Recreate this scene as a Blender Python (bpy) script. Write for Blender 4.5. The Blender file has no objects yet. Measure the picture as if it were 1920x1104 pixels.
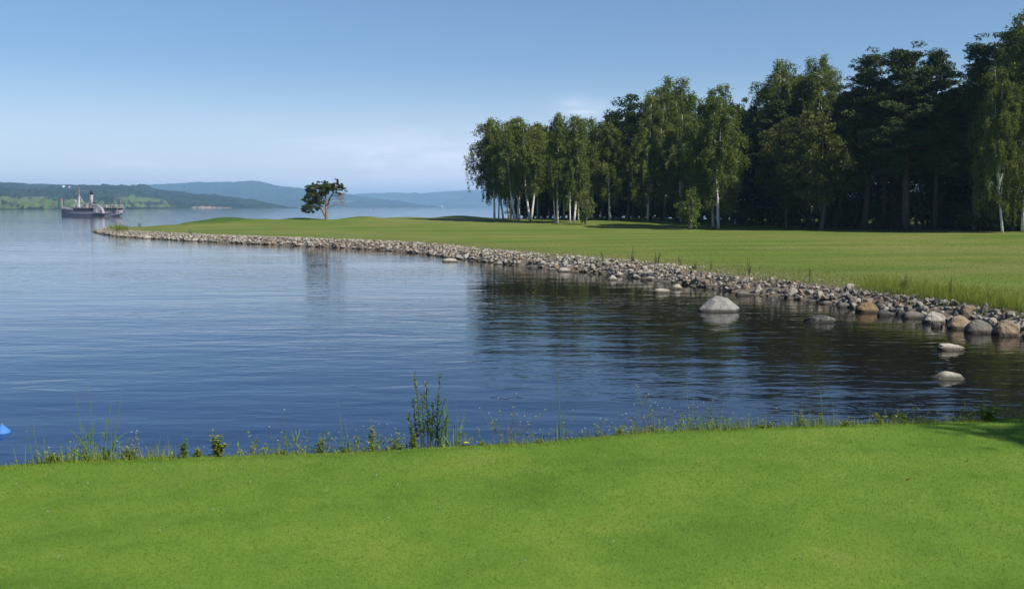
import bpy, bmesh, math, random
import numpy as np
from mathutils import Vector, Matrix

# ------------------------------------------------------------------ camera, sky, sun, exposure
SC = bpy.context.scene
COL = SC.collection
EYE = 3.6                     # camera height above the lake
FPX = 1844.0                  # focal length in photo pixels (1920 wide)
PITCH = math.atan(164.5 / FPX)
cd = bpy.data.cameras.new('camera')
cd.sensor_width = 36.0
cd.lens = 36.0 * FPX / 1920.0
cd.clip_start = 0.05
cd.clip_end = 40000
cam = bpy.data.objects.new('camera', cd)
COL.objects.link(cam)
cam.location = (0, 0, EYE)
cam.rotation_euler = (math.pi / 2 - PITCH, 0, 0)
SC.camera = cam

SUN_EL, SUN_AZ = math.radians(43), math.radians(125)     # azimuth clockwise from the view direction
W = bpy.data.worlds.new('World')
SC.world = W
W.use_nodes = True
nt = W.node_tree
nt.nodes.clear()
wout = nt.nodes.new('ShaderNodeOutputWorld')
bg = nt.nodes.new('ShaderNodeBackground')
bg.inputs['Strength'].default_value = 0.070
sky = nt.nodes.new('ShaderNodeTexSky')
sky.sky_type = 'NISHITA'
sky.sun_disc = False
sky.sun_elevation = SUN_EL
sky.sun_rotation = SUN_AZ
sky.altitude = 120
sky.air_density = 1.0
sky.dust_density = 0.5
sky.ozone_density = 3.0
# thin high cloud: a veil low over the hills
tc = nt.nodes.new('ShaderNodeTexCoord')
sep = nt.nodes.new('ShaderNodeSeparateXYZ')
nt.links.new(tc.outputs['Generated'], sep.inputs[0])
def wm(op, a, b=None, c=None):
    n = nt.nodes.new('ShaderNodeMath'); n.operation = op
    for i, v in enumerate((a, b, c)):
        if v is None: continue
        if isinstance(v, (int, float)): n.inputs[i].default_value = v
        else: nt.links.new(v, n.inputs[i])
    return n.outputs[0]
def wramp(v, a, b, lo=0.0, hi=1.0):
    n = nt.nodes.new('ShaderNodeMapRange'); n.interpolation_type = 'SMOOTHSTEP'
    nt.links.new(v, n.inputs['Value'])
    n.inputs['From Min'].default_value = a; n.inputs['From Max'].default_value = b
    n.inputs['To Min'].default_value = lo; n.inputs['To Max'].default_value = hi
    return n.outputs['Result']
az = wm('ARCTAN2', sep.outputs['X'], sep.outputs['Y'])
el = sep.outputs['Z']
comb = nt.nodes.new('ShaderNodeCombineXYZ')
nt.links.new(wm('MULTIPLY', az, 6.0), comb.inputs[0])
nt.links.new(wm('MULTIPLY', el, 38.0), comb.inputs[1])
ns = nt.nodes.new('ShaderNodeTexNoise')
ns.inputs['Scale'].default_value = 1.1; ns.inputs['Detail'].default_value = 7; ns.inputs['Roughness'].default_value = 0.58
ns.inputs['Distortion'].default_value = 0.5
nt.links.new(comb.outputs[0], ns.inputs['Vector'])
def blob(a0, sa, e0, se):
    u = wm('DIVIDE', wm('SUBTRACT', az, a0), sa)
    v = wm('DIVIDE', wm('SUBTRACT', el, e0), se)
    d = wm('ADD', wm('MULTIPLY', u, u), wm('MULTIPLY', v, v))
    return wm('EXPONENT', wm('MULTIPLY', d, -1.0))
veil = wm('MULTIPLY', blob(-0.085, 0.125, 0.040, 0.030), wramp(ns.outputs['Fac'], 0.30, 0.62))
puff = wm('MULTIPLY', blob(0.072, 0.022, 0.098, 0.009), wramp(ns.outputs['Fac'], 0.30, 0.60))
ring = wm('MULTIPLY', wm('MULTIPLY', wramp(ns.outputs['Fac'], 0.52, 0.78), wramp(el, 0.10, 0.02)), 0.35)
low = wm('MULTIPLY', wramp(el, 0.15, -0.02), 0.78)            # the pale band every hazy sky has low down, all round
mask = wm('MINIMUM', wm('ADD', wm('ADD', wm('ADD', wm('MULTIPLY', veil, 0.55), wm('MULTIPLY', puff, 0.7)), ring), low), 0.88)
mixw = nt.nodes.new('ShaderNodeMix'); mixw.data_type = 'RGBA'
nt.links.new(mask, mixw.inputs['Factor'])
hsv = nt.nodes.new('ShaderNodeHueSaturation')
hsv.inputs['Saturation'].default_value = 1.0
hsv.inputs['Value'].default_value = 1.0
nt.links.new(sky.outputs[0], hsv.inputs['Color'])
tintn = nt.nodes.new('ShaderNodeMix'); tintn.data_type = 'RGBA'; tintn.blend_type = 'MULTIPLY'
tintn.inputs['Factor'].default_value = 1.0; tintn.inputs['B'].default_value = (0.84, 0.955, 1.10, 1)
nt.links.new(hsv.outputs[0], tintn.inputs['A'])
nt.links.new(tintn.outputs['Result'], mixw.inputs['A'])
mixw.inputs['B'].default_value = (9.4, 9.9, 11.6, 1)
nt.links.new(mixw.outputs['Result'], bg.inputs['Color'])
nt.links.new(bg.outputs[0], wout.inputs[0])

sl = bpy.data.lights.new('sun', 'SUN')
sl.energy = 5.0
sl.angle = math.radians(0.53)
sl.color = (1.0, 0.94, 0.84)
sun = bpy.data.objects.new('sun', sl)
COL.objects.link(sun)
SUNV = Vector((math.sin(SUN_AZ) * math.cos(SUN_EL), math.cos(SUN_AZ) * math.cos(SUN_EL), math.sin(SUN_EL)))
sun.rotation_euler = SUNV.to_track_quat('Z', 'Y').to_euler()
sun.location = (30, -20, 60)

vs = SC.view_settings
vs.view_transform = 'Standard'; vs.look = 'None'; vs.exposure = 0.58; vs.gamma = 1.0; vs.use_curve_mapping = False
SC.render.engine = 'CYCLES'
cy = SC.cycles
cy.use_denoising = True
try: cy.denoiser = 'OPENIMAGEDENOISE'
except Exception: pass
cy.max_bounces = 6; cy.diffuse_bounces = 3; cy.glossy_bounces = 3; cy.transmission_bounces = 3; cy.volume_bounces = 1
cy.sample_clamp_indirect = 6.0

rng = np.random.default_rng(7)
random.seed(7)

# ------------------------------------------------------------------ helpers
def ray(px, py):
    px = np.asarray(px, float); py = np.asarray(py, float)
    u = (px - 960) / FPX; v = (py - 552) / FPX
    c, s = math.cos(PITCH), math.sin(PITCH)
    return np.stack([u, c - v * s, -s - v * c], -1)
def unproj(px, py, z=0.0):
    d = ray(px, py)
    t = (z - EYE) / d[..., 2]
    return d * t[..., None] + np.array([0, 0, EYE])
def px_at(px, depth):                     # x for a pixel column at a depth
    return (px - 960) / FPX * depth * (math.cos(PITCH) ** -1)
def zpx(py, depth):                       # height for a pixel row at a depth y
    d = ray(960, py)
    return EYE + depth * d[2] / d[1]

def np_mesh(name, V, faces_flat, sizes, mats=(), smooth=False, attrs=None, mat_idx=None):
    me = bpy.data.meshes.new(name)
    V = np.ascontiguousarray(V, np.float32)
    ff = np.ascontiguousarray(faces_flat, np.int32).ravel()
    sizes = np.ascontiguousarray(sizes, np.int32)
    me.vertices.add(len(V)); me.vertices.foreach_set('co', V.ravel())
    me.loops.add(len(ff)); me.loops.foreach_set('vertex_index', ff)
    me.polygons.add(len(sizes))
    st = np.zeros(len(sizes), np.int32); st[1:] = np.cumsum(sizes)[:-1]
    me.polygons.foreach_set('loop_start', st); me.polygons.foreach_set('loop_total', sizes)
    for m in mats: me.materials.append(m)
    if mat_idx is not None: me.polygons.foreach_set('material_index', np.ascontiguousarray(mat_idx, np.int32))
    me.update(calc_edges=True)
    me.polygons.foreach_set('use_smooth', np.full(len(sizes), bool(smooth)))
    for an, (dom, arr) in (attrs or {}).items():
        at = me.attributes.new(an, 'FLOAT', dom)
        at.data.foreach_set('value', np.ascontiguousarray(arr, np.float32))
    me.validate()
    return me

def link(name, me, parent=None, kind=None):
    o = bpy.data.objects.new(name, me)
    COL.objects.link(o)
    if parent is not None: o.parent = parent
    if kind: o['kind'] = kind
    return o
def tag(o, label, cat, group=None):
    o['label'] = label; o['category'] = cat
    if group: o['group'] = group
    return o
def thing(name, label, cat, loc=(0, 0, 0), rz=0.0, group=None):
    o = bpy.data.objects.new(name, None)
    o.empty_display_size = 0.2
    COL.objects.link(o)
    o.location = loc; o.rotation_euler = (0, 0, rz)
    return tag(o, label, cat, group)
def copy_tree(root):
    def rec(o, par):
        c = o.copy(); COL.objects.link(c)
        if par is not None: c.parent = par
        for ch in o.children: rec(ch, c)
        return c
    return rec(root, None)

class MB:
    """collects polygons for one mesh"""
    def __init__(s): s.V = []; s.F = []; s.S = []; s.T = []; s.n = 0
    def add(s, V, F, tint=0.5):
        V = np.asarray(V, float)
        for f in F: s.F.extend(int(i) + s.n for i in f); s.S.append(len(f)); s.T.append(tint)
        s.V.append(V); s.n += len(V)
    def addq(s, V, F, tint):              # arrays: F (m,k)
        V = np.asarray(V, float); F = np.asarray(F, int)
        s.F.extend((F + s.n).ravel().tolist()); s.S.extend([F.shape[1]] * len(F))
        s.T.extend(np.broadcast_to(tint, (len(F),)).tolist()); s.V.append(V); s.n += len(V)
    def box(s, c, d, rz=0.0, tint=0.5, taper=1.0):
        x, y, z = np.asarray(d, float) / 2
        P = np.array([[-x, -y, -z], [x, -y, -z], [x, y, -z], [-x, y, -z], [-x * taper, -y * taper, z], [x * taper, -y * taper, z], [x * taper, y * taper, z], [-x * taper, y * taper, z]])
        ca, sa = math.cos(rz), math.sin(rz)
        P = np.stack([P[:, 0] * ca - P[:, 1] * sa, P[:, 0] * sa + P[:, 1] * ca, P[:, 2]], -1) + np.asarray(c, float)
        s.add(P, [(3, 2, 1, 0), (4, 5, 6, 7), (0, 1, 5, 4), (1, 2, 6, 5), (2, 3, 7, 6), (3, 0, 4, 7)], tint)
    def tube(s, P, R, n=6, cap=True, tint=0.5):
        P = np.asarray(P, float); m = len(P)
        R = np.broadcast_to(np.asarray(R, float), (m,))
        T = np.gradient(P, axis=0); T /= np.linalg.norm(T, axis=1)[:, None] + 1e-9
        ref = np.array([0.0, 0, 1]) if abs(T[0, 2]) < 0.9 else np.array([1.0, 0, 0])
        a = np.linspace(0, 2 * np.pi, n, endpoint=False)
        VV = []
        for i in range(m):
            u = np.cross(T[i], ref); u /= np.linalg.norm(u) + 1e-9
            w = np.cross(T[i], u); ref = -np.cross(T[i], w) if False else ref
            VV.append(P[i] + R[i] * (np.cos(a)[:, None] * u + np.sin(a)[:, None] * w))
        VV = np.concatenate(VV)
        F = []
        for i in range(m - 1):
            for j in range(n):
                k = (j + 1) % n
                F.append((i * n + j, (i + 1) * n + j, (i + 1) * n + k, i * n + k))
        s.add(VV, F, tint)
        if cap:
            s.F.extend(s.n - n + j for j in range(n - 1, -1, -1)); s.S.append(n); s.T.append(tint)
            s.F.extend(s.n - m * n + j for j in range(n)); s.S.append(n); s.T.append(tint)
    def mesh(s, name, mat, smooth=False):
        return np_mesh(name, np.concatenate(s.V), s.F, s.S, [mat] if not isinstance(mat, (list, tuple)) else mat, smooth, {'tint': ('FACE', s.T)})
    def build(s, name, mat, parent=None, smooth=False, kind=None):
        return link(name, s.mesh(name, mat, smooth), parent, kind)

# ------------------------------------------------------------------ materials
class NT:
    def __init__(s, name, rough=0.8, spec=0.3):
        s.m = bpy.data.materials.new(name); s.m.use_nodes = True
        s.t = s.m.node_tree; s.b = s.t.nodes['Principled BSDF']
        s.b.inputs['Roughness'].default_value = rough
        s.b.inputs['Specular IOR Level'].default_value = spec
        s.out = s.t.nodes['Material Output']
    def n(s, ty, **kw):
        x = s.t.nodes.new(ty)
        for k, v in kw.items():
            if hasattr(x, k): setattr(x, k, v)
            else: x.inputs[k.replace('_', ' ')].default_value = v
        return x
    def l(s, a, b): s.t.links.new(a, b)
    def noise(s, scale, detail=4, rough=0.55, vec=None, dist=0.0):
        x = s.n('ShaderNodeTexNoise'); x.inputs['Scale'].default_value = scale; x.inputs['Detail'].default_value = detail
        x.inputs['Roughness'].default_value = rough; x.inputs['Distortion'].default_value = dist
        if vec is not None: s.l(vec, x.inputs['Vector'])
        return x.outputs['Fac']
    def coord(s, scale=(1, 1, 1), rot=(0, 0, 0), kind='Object'):
        c = s.n('ShaderNodeTexCoord'); mp = s.n('ShaderNodeMapping')
        mp.inputs['Scale'].default_value = scale; mp.inputs['Rotation'].default_value = rot
        s.l(c.outputs[kind], mp.inputs['Vector']); return mp.outputs[0]
    def world(s, scale=(1, 1, 1), rot=(0, 0, 0)):
        c = s.n('ShaderNodeNewGeometry'); mp = s.n('ShaderNodeMapping')
        mp.inputs['Scale'].default_value = scale; mp.inputs['Rotation'].default_value = rot
        s.l(c.outputs['Position'], mp.inputs['Vector']); return mp.outputs[0]
    def ramp(s, fac, stops):
        r = s.n('ShaderNodeValToRGB')
        while len(r.color_ramp.elements) < len(stops): r.color_ramp.elements.new(0.5)
        for e, (p, c) in zip(r.color_ramp.elements, stops):
            e.position = p; e.color = (*c, 1) if len(c) == 3 else c
        s.l(fac, r.inputs['Fac']); return r.outputs['Color']
    def mix(s, fac, a, b, mode='MIX'):
        x = s.n('ShaderNodeMix'); x.data_type = 'RGBA'; x.blend_type = mode
        for v, k in ((fac, 'Factor'), (a, 'A'), (b, 'B')):
            if isinstance(v, (int, float)): x.inputs[k].default_value = v
            elif isinstance(v, tuple): x.inputs[k].default_value = (*v, 1)
            else: s.l(v, x.inputs[k])
        return x.outputs['Result']
    def math(s, op, a, b=None):
        x = s.n('ShaderNodeMath'); x.operation = op
        for i, v in enumerate((a, b)):
            if v is None: continue
            if isinstance(v, (int, float)): x.inputs[i].default_value = v
            else: s.l(v, x.inputs[i])
        return x.outputs[0]
    def mr(s, v, a, b, lo=0.0, hi=1.0):
        x = s.n('ShaderNodeMapRange'); x.interpolation_type = 'SMOOTHSTEP'
        s.l(v, x.inputs['Value'])
        for k, q in (('From Min', a), ('From Max', b), ('To Min', lo), ('To Max', hi)): x.inputs[k].default_value = q
        return x.outputs['Result']
    def attr(s, name):
        x = s.n('ShaderNodeAttribute'); x.attribute_name = name; return x.outputs['Fac']
    def orand(s): return s.n('ShaderNodeObjectInfo').outputs['Random']
    def bump(s, h, dist=0.02, strength=1.0):
        x = s.n('ShaderNodeBump'); x.inputs['Distance'].default_value = dist; x.inputs['Strength'].default_value = strength
        s.l(h, x.inputs['Height']); s.l(x.outputs[0], s.b.inputs['Normal']); return x.outputs[0]
    def base(s, c):
        if isinstance(c, tuple): s.b.inputs['Base Color'].default_value = (*c, 1)
        else: s.l(c, s.b.inputs['Base Color'])

def plain(name, c, rough=0.6, spec=0.3, var=0.12, scale=3.0):
    t = NT(name, rough, spec)
    f = t.noise(scale, 4, vec=t.coord())
    lo = tuple(v * (1 - var) for v in c); hi = tuple(min(v * (1 + var), 1) for v in c)
    t.base(t.mix(f, lo, hi)); return t.m

def leaf_mat(name, stops, trans=0.35, tcol=None, orv=0.25):
    t = NT(name, 0.65, 0.15)
    c = t.ramp(t.attr('tint'), stops)
    r = t.orand()
    c2 = t.mix(t.math('MULTIPLY', r, orv), c, tuple(min(1, v * w) for v, w in zip(stops[-1][1], (1.0, 0.85, 0.8))))
    t.base(c2)
    tr = t.n('ShaderNodeBsdfTranslucent')
    t.l(t.mix(1.0, c2, tcol or (1.0, 1.0, 0.45), 'MULTIPLY'), tr.inputs['Color'])
    mx = t.n('ShaderNodeMixShader'); mx.inputs[0].default_value = trans
    t.l(t.b.outputs[0], mx.inputs[1]); t.l(tr.outputs[0], mx.inputs[2]); t.l(mx.outputs[0], t.out.inputs['Surface'])
    return t.m

M = {}
M['birch_leaf'] = leaf_mat('birch_leaf', [(0, (0.0474, 0.0741, 0.0158)), (0.5, (0.0948, 0.1363, 0.0249)), (1, (0.1659, 0.2, 0.042))])
M['dark_leaf'] = leaf_mat('dark_leaf', [(0, (0.015, 0.03, 0.009)), (0.5, (0.03, 0.054, 0.013)), (1, (0.0562, 0.084, 0.02))])
M['willow_leaf'] = leaf_mat('willow_leaf', [(0, (0.0386, 0.053, 0.0145)), (0.5, (0.0789, 0.0967, 0.0238)), (1, (0.1317, 0.1404, 0.037))])
M['pine_needle'] = leaf_mat('pine_needle', [(0, (0.0186, 0.0343, 0.0105)), (0.5, (0.0372, 0.0615, 0.0158)), (1, (0.0715, 0.0972, 0.0231))], 0.15)
M['spruce_needle'] = leaf_mat('spruce_needle', [(0, (0.008, 0.015, 0.009)), (0.5, (0.016, 0.026, 0.013)), (1, (0.032, 0.042, 0.019))], 0.1)
M['weed_leaf'] = leaf_mat('weed_leaf', [(0, (0.0675, 0.1087, 0.0168)), (0.5, (0.15, 0.2175, 0.036)), (1, (0.33, 0.3625, 0.084))], 0.4)
M['dark_weed'] = leaf_mat('dark_weed', [(0, (0.0413, 0.0878, 0.025)), (0.5, (0.1125, 0.195, 0.0468)), (1, (0.3, 0.4095, 0.1092))], 0.35)
M['fairway_blade'] = leaf_mat('fairway_blade', [(0, (0.055, 0.092, 0.014)), (0.5, (0.115, 0.145, 0.026)), (1, (0.22, 0.20, 0.07))], 0.3, (1.0, 1.0, 0.35), 0.0)
M['reed_blade'] = leaf_mat('reed_blade', [(0, (0.075, 0.15, 0.0495)), (0.5, (0.125, 0.225, 0.066)), (1, (0.2125, 0.3125, 0.11))], 0.4)
M['dry_stem'] = leaf_mat('dry_stem', [(0, (0.06, 0.06, 0.03)), (0.5, (0.13, 0.13, 0.06)), (1, (0.24, 0.21, 0.11))], 0.2)
M['dark_stem'] = plain('dark_stem', (0.03, 0.03, 0.018), 0.7)
M['turf_blade'] = leaf_mat('turf_blade', [(0, (0.0513, 0.1334, 0.0131)), (0.45, (0.1201, 0.2346, 0.024)), (0.85, (0.2153, 0.3128, 0.0491)), (1, (0.2815, 0.2668, 0.1092))], 0.35, (1.0, 1.0, 0.35), 0.0)
M['white_petal'] = plain('white_petal', (0.40, 0.39, 0.34), 0.6, 0.2, 0.05)
M['pink_petal'] = plain('pink_petal', (0.32, 0.25, 0.25), 0.6, 0.2, 0.05)
M['yellow_petal'] = plain('yellow_petal', (0.75, 0.5, 0.03), 0.6, 0.2, 0.1)
M['dead_leaf'] = plain('dead_leaf', (0.16, 0.05, 0.02), 0.7, 0.2, 0.3, 40)
M['blue_plastic'] = plain('blue_plastic', (0.05, 0.16, 0.42), 0.6, 0.2, 0.08)
M['rope'] = plain('rope', (0.3, 0.28, 0.22), 0.9)

# bark
t = NT('birch_bark', 0.6, 0.25)
v = t.coord((3, 3, 1))
n1 = t.noise(2.2, 5, 0.7, v); n2 = t.noise(9, 3, 0.6, t.coord((1.5, 1.5, 8)))
dk = t.math('MAXIMUM', t.mr(n1, 0.58, 0.66), t.math('MULTIPLY', t.mr(n2, 0.60, 0.68), 0.85))
t.base(t.mix(dk, (0.62, 0.60, 0.55), (0.05, 0.045, 0.04))); M['birch_bark'] = t.m
t = NT('pine_bark', 0.85, 0.15)
v = t.coord((5, 5, 1.2))
sep_ = t.n('ShaderNodeSeparateXYZ'); t.l(t.coord(), sep_.inputs[0])
up = t.mr(sep_.outputs['Z'], 5, 10)
c = t.mix(t.noise(3, 5, 0.6, v), (0.045, 0.035, 0.028), (0.12, 0.095, 0.075))
c = t.mix(up, c, t.mix(t.noise(4, 4, 0.6, v), (0.09, 0.045, 0.024), (0.16, 0.08, 0.042)))
t.base(c); t.bump(t.noise(4, 4, 0.6, v), 0.05); M['pine_bark'] = t.m
t = NT('grey_bark', 0.85, 0.15)
v = t.coord((6, 6, 1.2)); f = t.noise(3, 5, 0.6, v)
t.base(t.mix(f, (0.05, 0.043, 0.035), (0.15, 0.13, 0.11))); t.bump(f, 0.03); M['grey_bark'] = t.m
t = NT('lone_bark', 0.85, 0.15)
v = t.coord((6, 6, 2)); f = t.noise(3, 5, 0.6, v)
t.base(t.mix(f, (0.10, 0.07, 0.055), (0.30, 0.21, 0.17))); t.bump(f, 0.03); M['lone_bark'] = t.m

# stone
def stone(name, a, b, dark, wet=True):
    t = NT(name, 0.85, 0.2)
    v = t.coord()
    c = t.mix(t.noise(2.2, 5, 0.6, v), a, b)
    sp = t.mr(t.noise(26, 3, 0.7, v), 0.56, 0.72)
    c = t.mix(t.math('MULTIPLY', sp, 0.8), c, dark)
    lich = t.mr(t.noise(3.6, 6, 0.75, v, 0.6), 0.50, 0.62)
    c = t.mix(t.math('MULTIPLY', lich, 0.55), c, dark)
    c = t.mix(t.math('MULTIPLY', t.orand(), 0.5), c, t.mix(t.orand(), dark, b))
    if wet:
        g = t.n('ShaderNodeNewGeometry'); s3 = t.n('ShaderNodeSeparateXYZ'); t.l(g.outputs['Position'], s3.inputs[0])
        w = t.mr(t.math('ADD', s3.outputs['Z'], t.math('MULTIPLY', t.noise(3, 2, 0.5, v), 0.06)), 0.07, 0.17, 1.0, 0.0)
        c = t.mix(t.math('MULTIPLY', w, 0.85), c, (0.014, 0.013, 0.009))
    t.base(c); t.bump(t.math('ADD', t.noise(7, 6, 0.65, v), t.math('MULTIPLY', t.noise(30, 3, 0.6, v), 0.3)), 0.06, 0.9)
    M[name] = t.m
stone('pale_stone', (0.255, 0.235, 0.20), (0.39, 0.36, 0.305), (0.105, 0.097, 0.08))
stone('warm_stone', (0.16, 0.125, 0.085), (0.27, 0.21, 0.145), (0.075, 0.058, 0.04))
stone('grey_stone', (0.10, 0.092, 0.08), (0.19, 0.172, 0.15), (0.045, 0.042, 0.036))
stone('rust_stone', (0.15, 0.105, 0.06), (0.25, 0.175, 0.09), (0.07, 0.05, 0.032))
stone('dark_stone', (0.030, 0.032, 0.035), (0.06, 0.06, 0.062), (0.25, 0.24, 0.22))
stone('boulder_stone', (0.20, 0.195, 0.18), (0.30, 0.29, 0.265), (0.10, 0.096, 0.088))
stone('white_stone', (0.31, 0.285, 0.23), (0.42, 0.385, 0.315), (0.16, 0.145, 0.11))

# lake water
t = NT('lake_water', 0.02, 0.5)
t.b.inputs['IOR'].default_value = 1.33
t.b.inputs['Roughness'].default_value = 0.03
sp3 = t.n('ShaderNodeSeparateXYZ'); t.l(t.world(), sp3.inputs[0])
offs = t.math('ADD', sp3.outputs['X'], t.math('MULTIPLY', sp3.outputs['Y'], 0.6))
t.base(t.mix(t.mr(offs, 5.0, 23.0, 1.0, 0.0), (0.011, 0.010, 0.007), (0.003, 0.0165, 0.060)))   # stony shallows to deep blue lake, also painting in wood and sky reflections
big = t.noise(0.05, 3, 0.5, t.world((0.35, 1.2, 1), (0, 0, 0.18)), 0.8)
w1 = t.noise(1.7, 3, 0.55, t.world((0.40, 1.0, 1), (0, 0, 0.12)), 0.5)
w2 = t.noise(5.0, 2, 0.5, t.world((0.5, 1.0, 1), (0, 0, -0.25)), 0.4)
w0 = t.noise(0.5, 2, 0.5, t.world((0.35, 1.0, 1), (0, 0, 0.30)))
h = t.math('ADD', t.math('MULTIPLY', w1, 0.019), t.math('MULTIPLY', w2, 0.0036))
h = t.math('MULTIPLY', h, t.mr(big, 0.32, 0.68, 0.30, 1.3))
h = t.math('ADD', h, t.math('MULTIPLY', w0, 0.034))
h = t.math('MULTIPLY', h, t.mr(offs, -90.0, -18.0, 2.4, 1.0))      # the open lake is rougher than the sheltered bay
t.bump(h, 1.0, 1.0)
M['lake_water'] = t.m
# ------------------------------------------------------------------ peninsula: shore line, terrain
SHORE_PX = [(186, 438.5), (215, 443), (260, 446.5), (300, 448.5), (340, 451.5), (400, 454), (450, 456.5), (510, 459), (560, 461.5), (630, 464.5), (700, 468),
            (745, 472), (790, 476), (850, 485), (900, 490.5), (960, 497.5), (1000, 500), (1050, 507), (1100, 511), (1180, 520.5), (1270, 531.5), (1330, 541.5),
            (1400, 551), (1470, 559), (1540, 568), (1600, 578), (1690, 592), (1760, 603), (1850, 620), (1920, 634)]
front = unproj([p[0] for p in SHORE_PX], [p[1] for p in SHORE_PX])[:, :2]
POLY = np.array(front.tolist() + [[19, 22.5], [25, 18], [33, 14], [45, 9], [70, 4], [130, 0], [330, 0], [420, 120], [430, 420], [230, 430],
                 [120, 330], [60, 255], [25, 215], [-6, 192], [-24, 182], [-38, 172], [-48, 162], [-57, 150], [-60, 141]])
def sdist(X, Y):
    """signed distance to the shore, inside positive"""
    P = np.stack([X, Y], -1).reshape(-1, 2)
    D = np.full(len(P), 1e9); ins = np.zeros(len(P), bool)
    n = len(POLY)
    for i in range(n):
        a = POLY[i]; b = POLY[(i + 1) % n]; e = b - a
        w = P - a
        tt = np.clip((w @ e) / (e @ e), 0, 1)
        D = np.minimum(D, np.hypot(w[:, 0] - tt * e[0], w[:, 1] - tt * e[1]))
        c = ((a[1] <= P[:, 1]) != (b[1] <= P[:, 1]))
        if abs(e[1]) > 1e-9:
            xs = a[0] + (P[:, 1] - a[1]) / e[1] * e[0]
            ins ^= c & (P[:, 0] < xs)
    return np.where(ins, D, -D).reshape(X.shape)
def sstep(x, a, b):
    t_ = np.clip((x - a) / (b - a), 0, 1); return t_ * t_ * (3 - 2 * t_)
def vnoise(X, Y, sc, seed=0):
    def h(i, j): 
        q = np.sin(i * 127.1 + j * 311.7 + seed * 74.7) * 43758.5453
        return q - np.floor(q)
    x = X / sc; y = Y / sc; i = np.floor(x); j = np.floor(y); fx = x - i; fy = y - j
    fx = fx * fx * (3 - 2 * fx); fy = fy * fy * (3 - 2 * fy)
    return (h(i, j) * (1 - fx) + h(i + 1, j) * fx) * (1 - fy) + (h(i, j + 1) * (1 - fx) + h(i + 1, j + 1) * fx) * fy
# (pixel column, depth, pixel row of the crest, half width px, half depth m)
MOUNDS = [(425, 143, 407.5, 62, 7), (372, 140, 414.5, 34, 6), (492, 146, 411.0, 40, 7), (560, 148, 408.8, 45, 7), (683, 146, 405.3, 36, 8), (760, 156, 407.0, 60, 9), (860, 158, 404.3, 46, 8), (300, 136, 421.5, 55, 5)]
def base_z(X, Y, S):
    z = -0.55 + 1.17 * sstep(S, -1.4, 1.7)
    z = np.where(S < -1.4, -0.55 + 0.25 * np.maximum(S + 1.4, -12), z)
    z = z + 0.0108 * np.clip(S - 1.5, 0, 70)
    z = z + 0.05 * (vnoise(X, Y, 11) - 0.5) * sstep(S, 2, 12) + 0.16 * (vnoise(X, Y, 27, 3) - 0.5) * sstep(S, 5, 20)
    return z
_AMP = None
def terr(X, Y, S=None, want_mound=False):
    global _AMP
    X = np.asarray(X, float); Y = np.asarray(Y, float)
    if S is None: S = sdist(X, Y)
    z = base_z(X, Y, S)
    # the raised green between the mounds
    z = z + 0.80 * sstep(Y, 108, 145) * sstep(S, 8, 26) * sstep(-X, -52, -12) * (1 - 0.55 * sstep(-X, 30, 48))
    if _AMP is None:
        _AMP = 0
        cx = np.array([px_at(m[0], m[1]) for m in MOUNDS]); dd = np.array([float(m[1]) for m in MOUNDS])
        b0 = terr(cx, dd); _AMP = [max(zpx(m[2], m[1]) - b, 0.05) for m, b in zip(MOUNDS, b0)]
    if isinstance(_AMP, int): return z
    top = np.zeros_like(z)
    for (px, d, py, hw, hd), amp in zip(MOUNDS, _AMP):
        g = amp * np.exp(-((X - px_at(px, d)) / (hw / FPX * d)) ** 2 - ((Y - d) / hd) ** 2)
        top = np.maximum(top, g) + 0.06 * np.minimum(top, g)
    if want_mound: return top
    return z + top * sstep(S, 3, 10)
def ground_hit(px, py):
    d = ray(px, py)
    T = np.concatenate([np.arange(15, 60, 0.25), np.arange(60, 330, 0.5)])
    P = d[None, :] * T[:, None] + np.array([0, 0, EYE])
    zz = terr(P[:, 0], P[:, 1])
    below = np.nonzero((P[:, 2] < zz))[0]
    if len(below) == 0:
        x = px_at(px, 165.0); return Vector((x, 165.0, float(terr(np.array([x]), np.array([165.0]))[0])))
    i = below[0]
    return Vector((P[i, 0], P[i, 1], zz[i]))
def ground_at(x, y): return float(terr(np.array([x]), np.array([y]))[0])

def grid_mesh(name, xs, ys, f, mat, extra=None, smooth=True):
    X, Y = np.meshgrid(xs, ys)
    S = sdist(X, Y); Z = f(X, Y, S)
    nx, ny = len(xs), len(ys)
    MD = terr(X, Y, S, True)
    i = np.arange(nx - 1)[None, :] + np.arange(ny - 1)[:, None] * nx
    F = np.stack([i, i + 1, i + 1 + nx, i + nx], -1).reshape(-1, 4)
    keep = (Z.ravel()[F] > -2.6).any(1)
    F = F[keep]
    return np_mesh(name, np.stack([X, Y, Z], -1).reshape(-1, 3), F, np.full(len(F), 4), [mat], smooth, {'shore': ('POINT', S.ravel()), 'mound': ('POINT', MD.ravel())})

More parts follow.
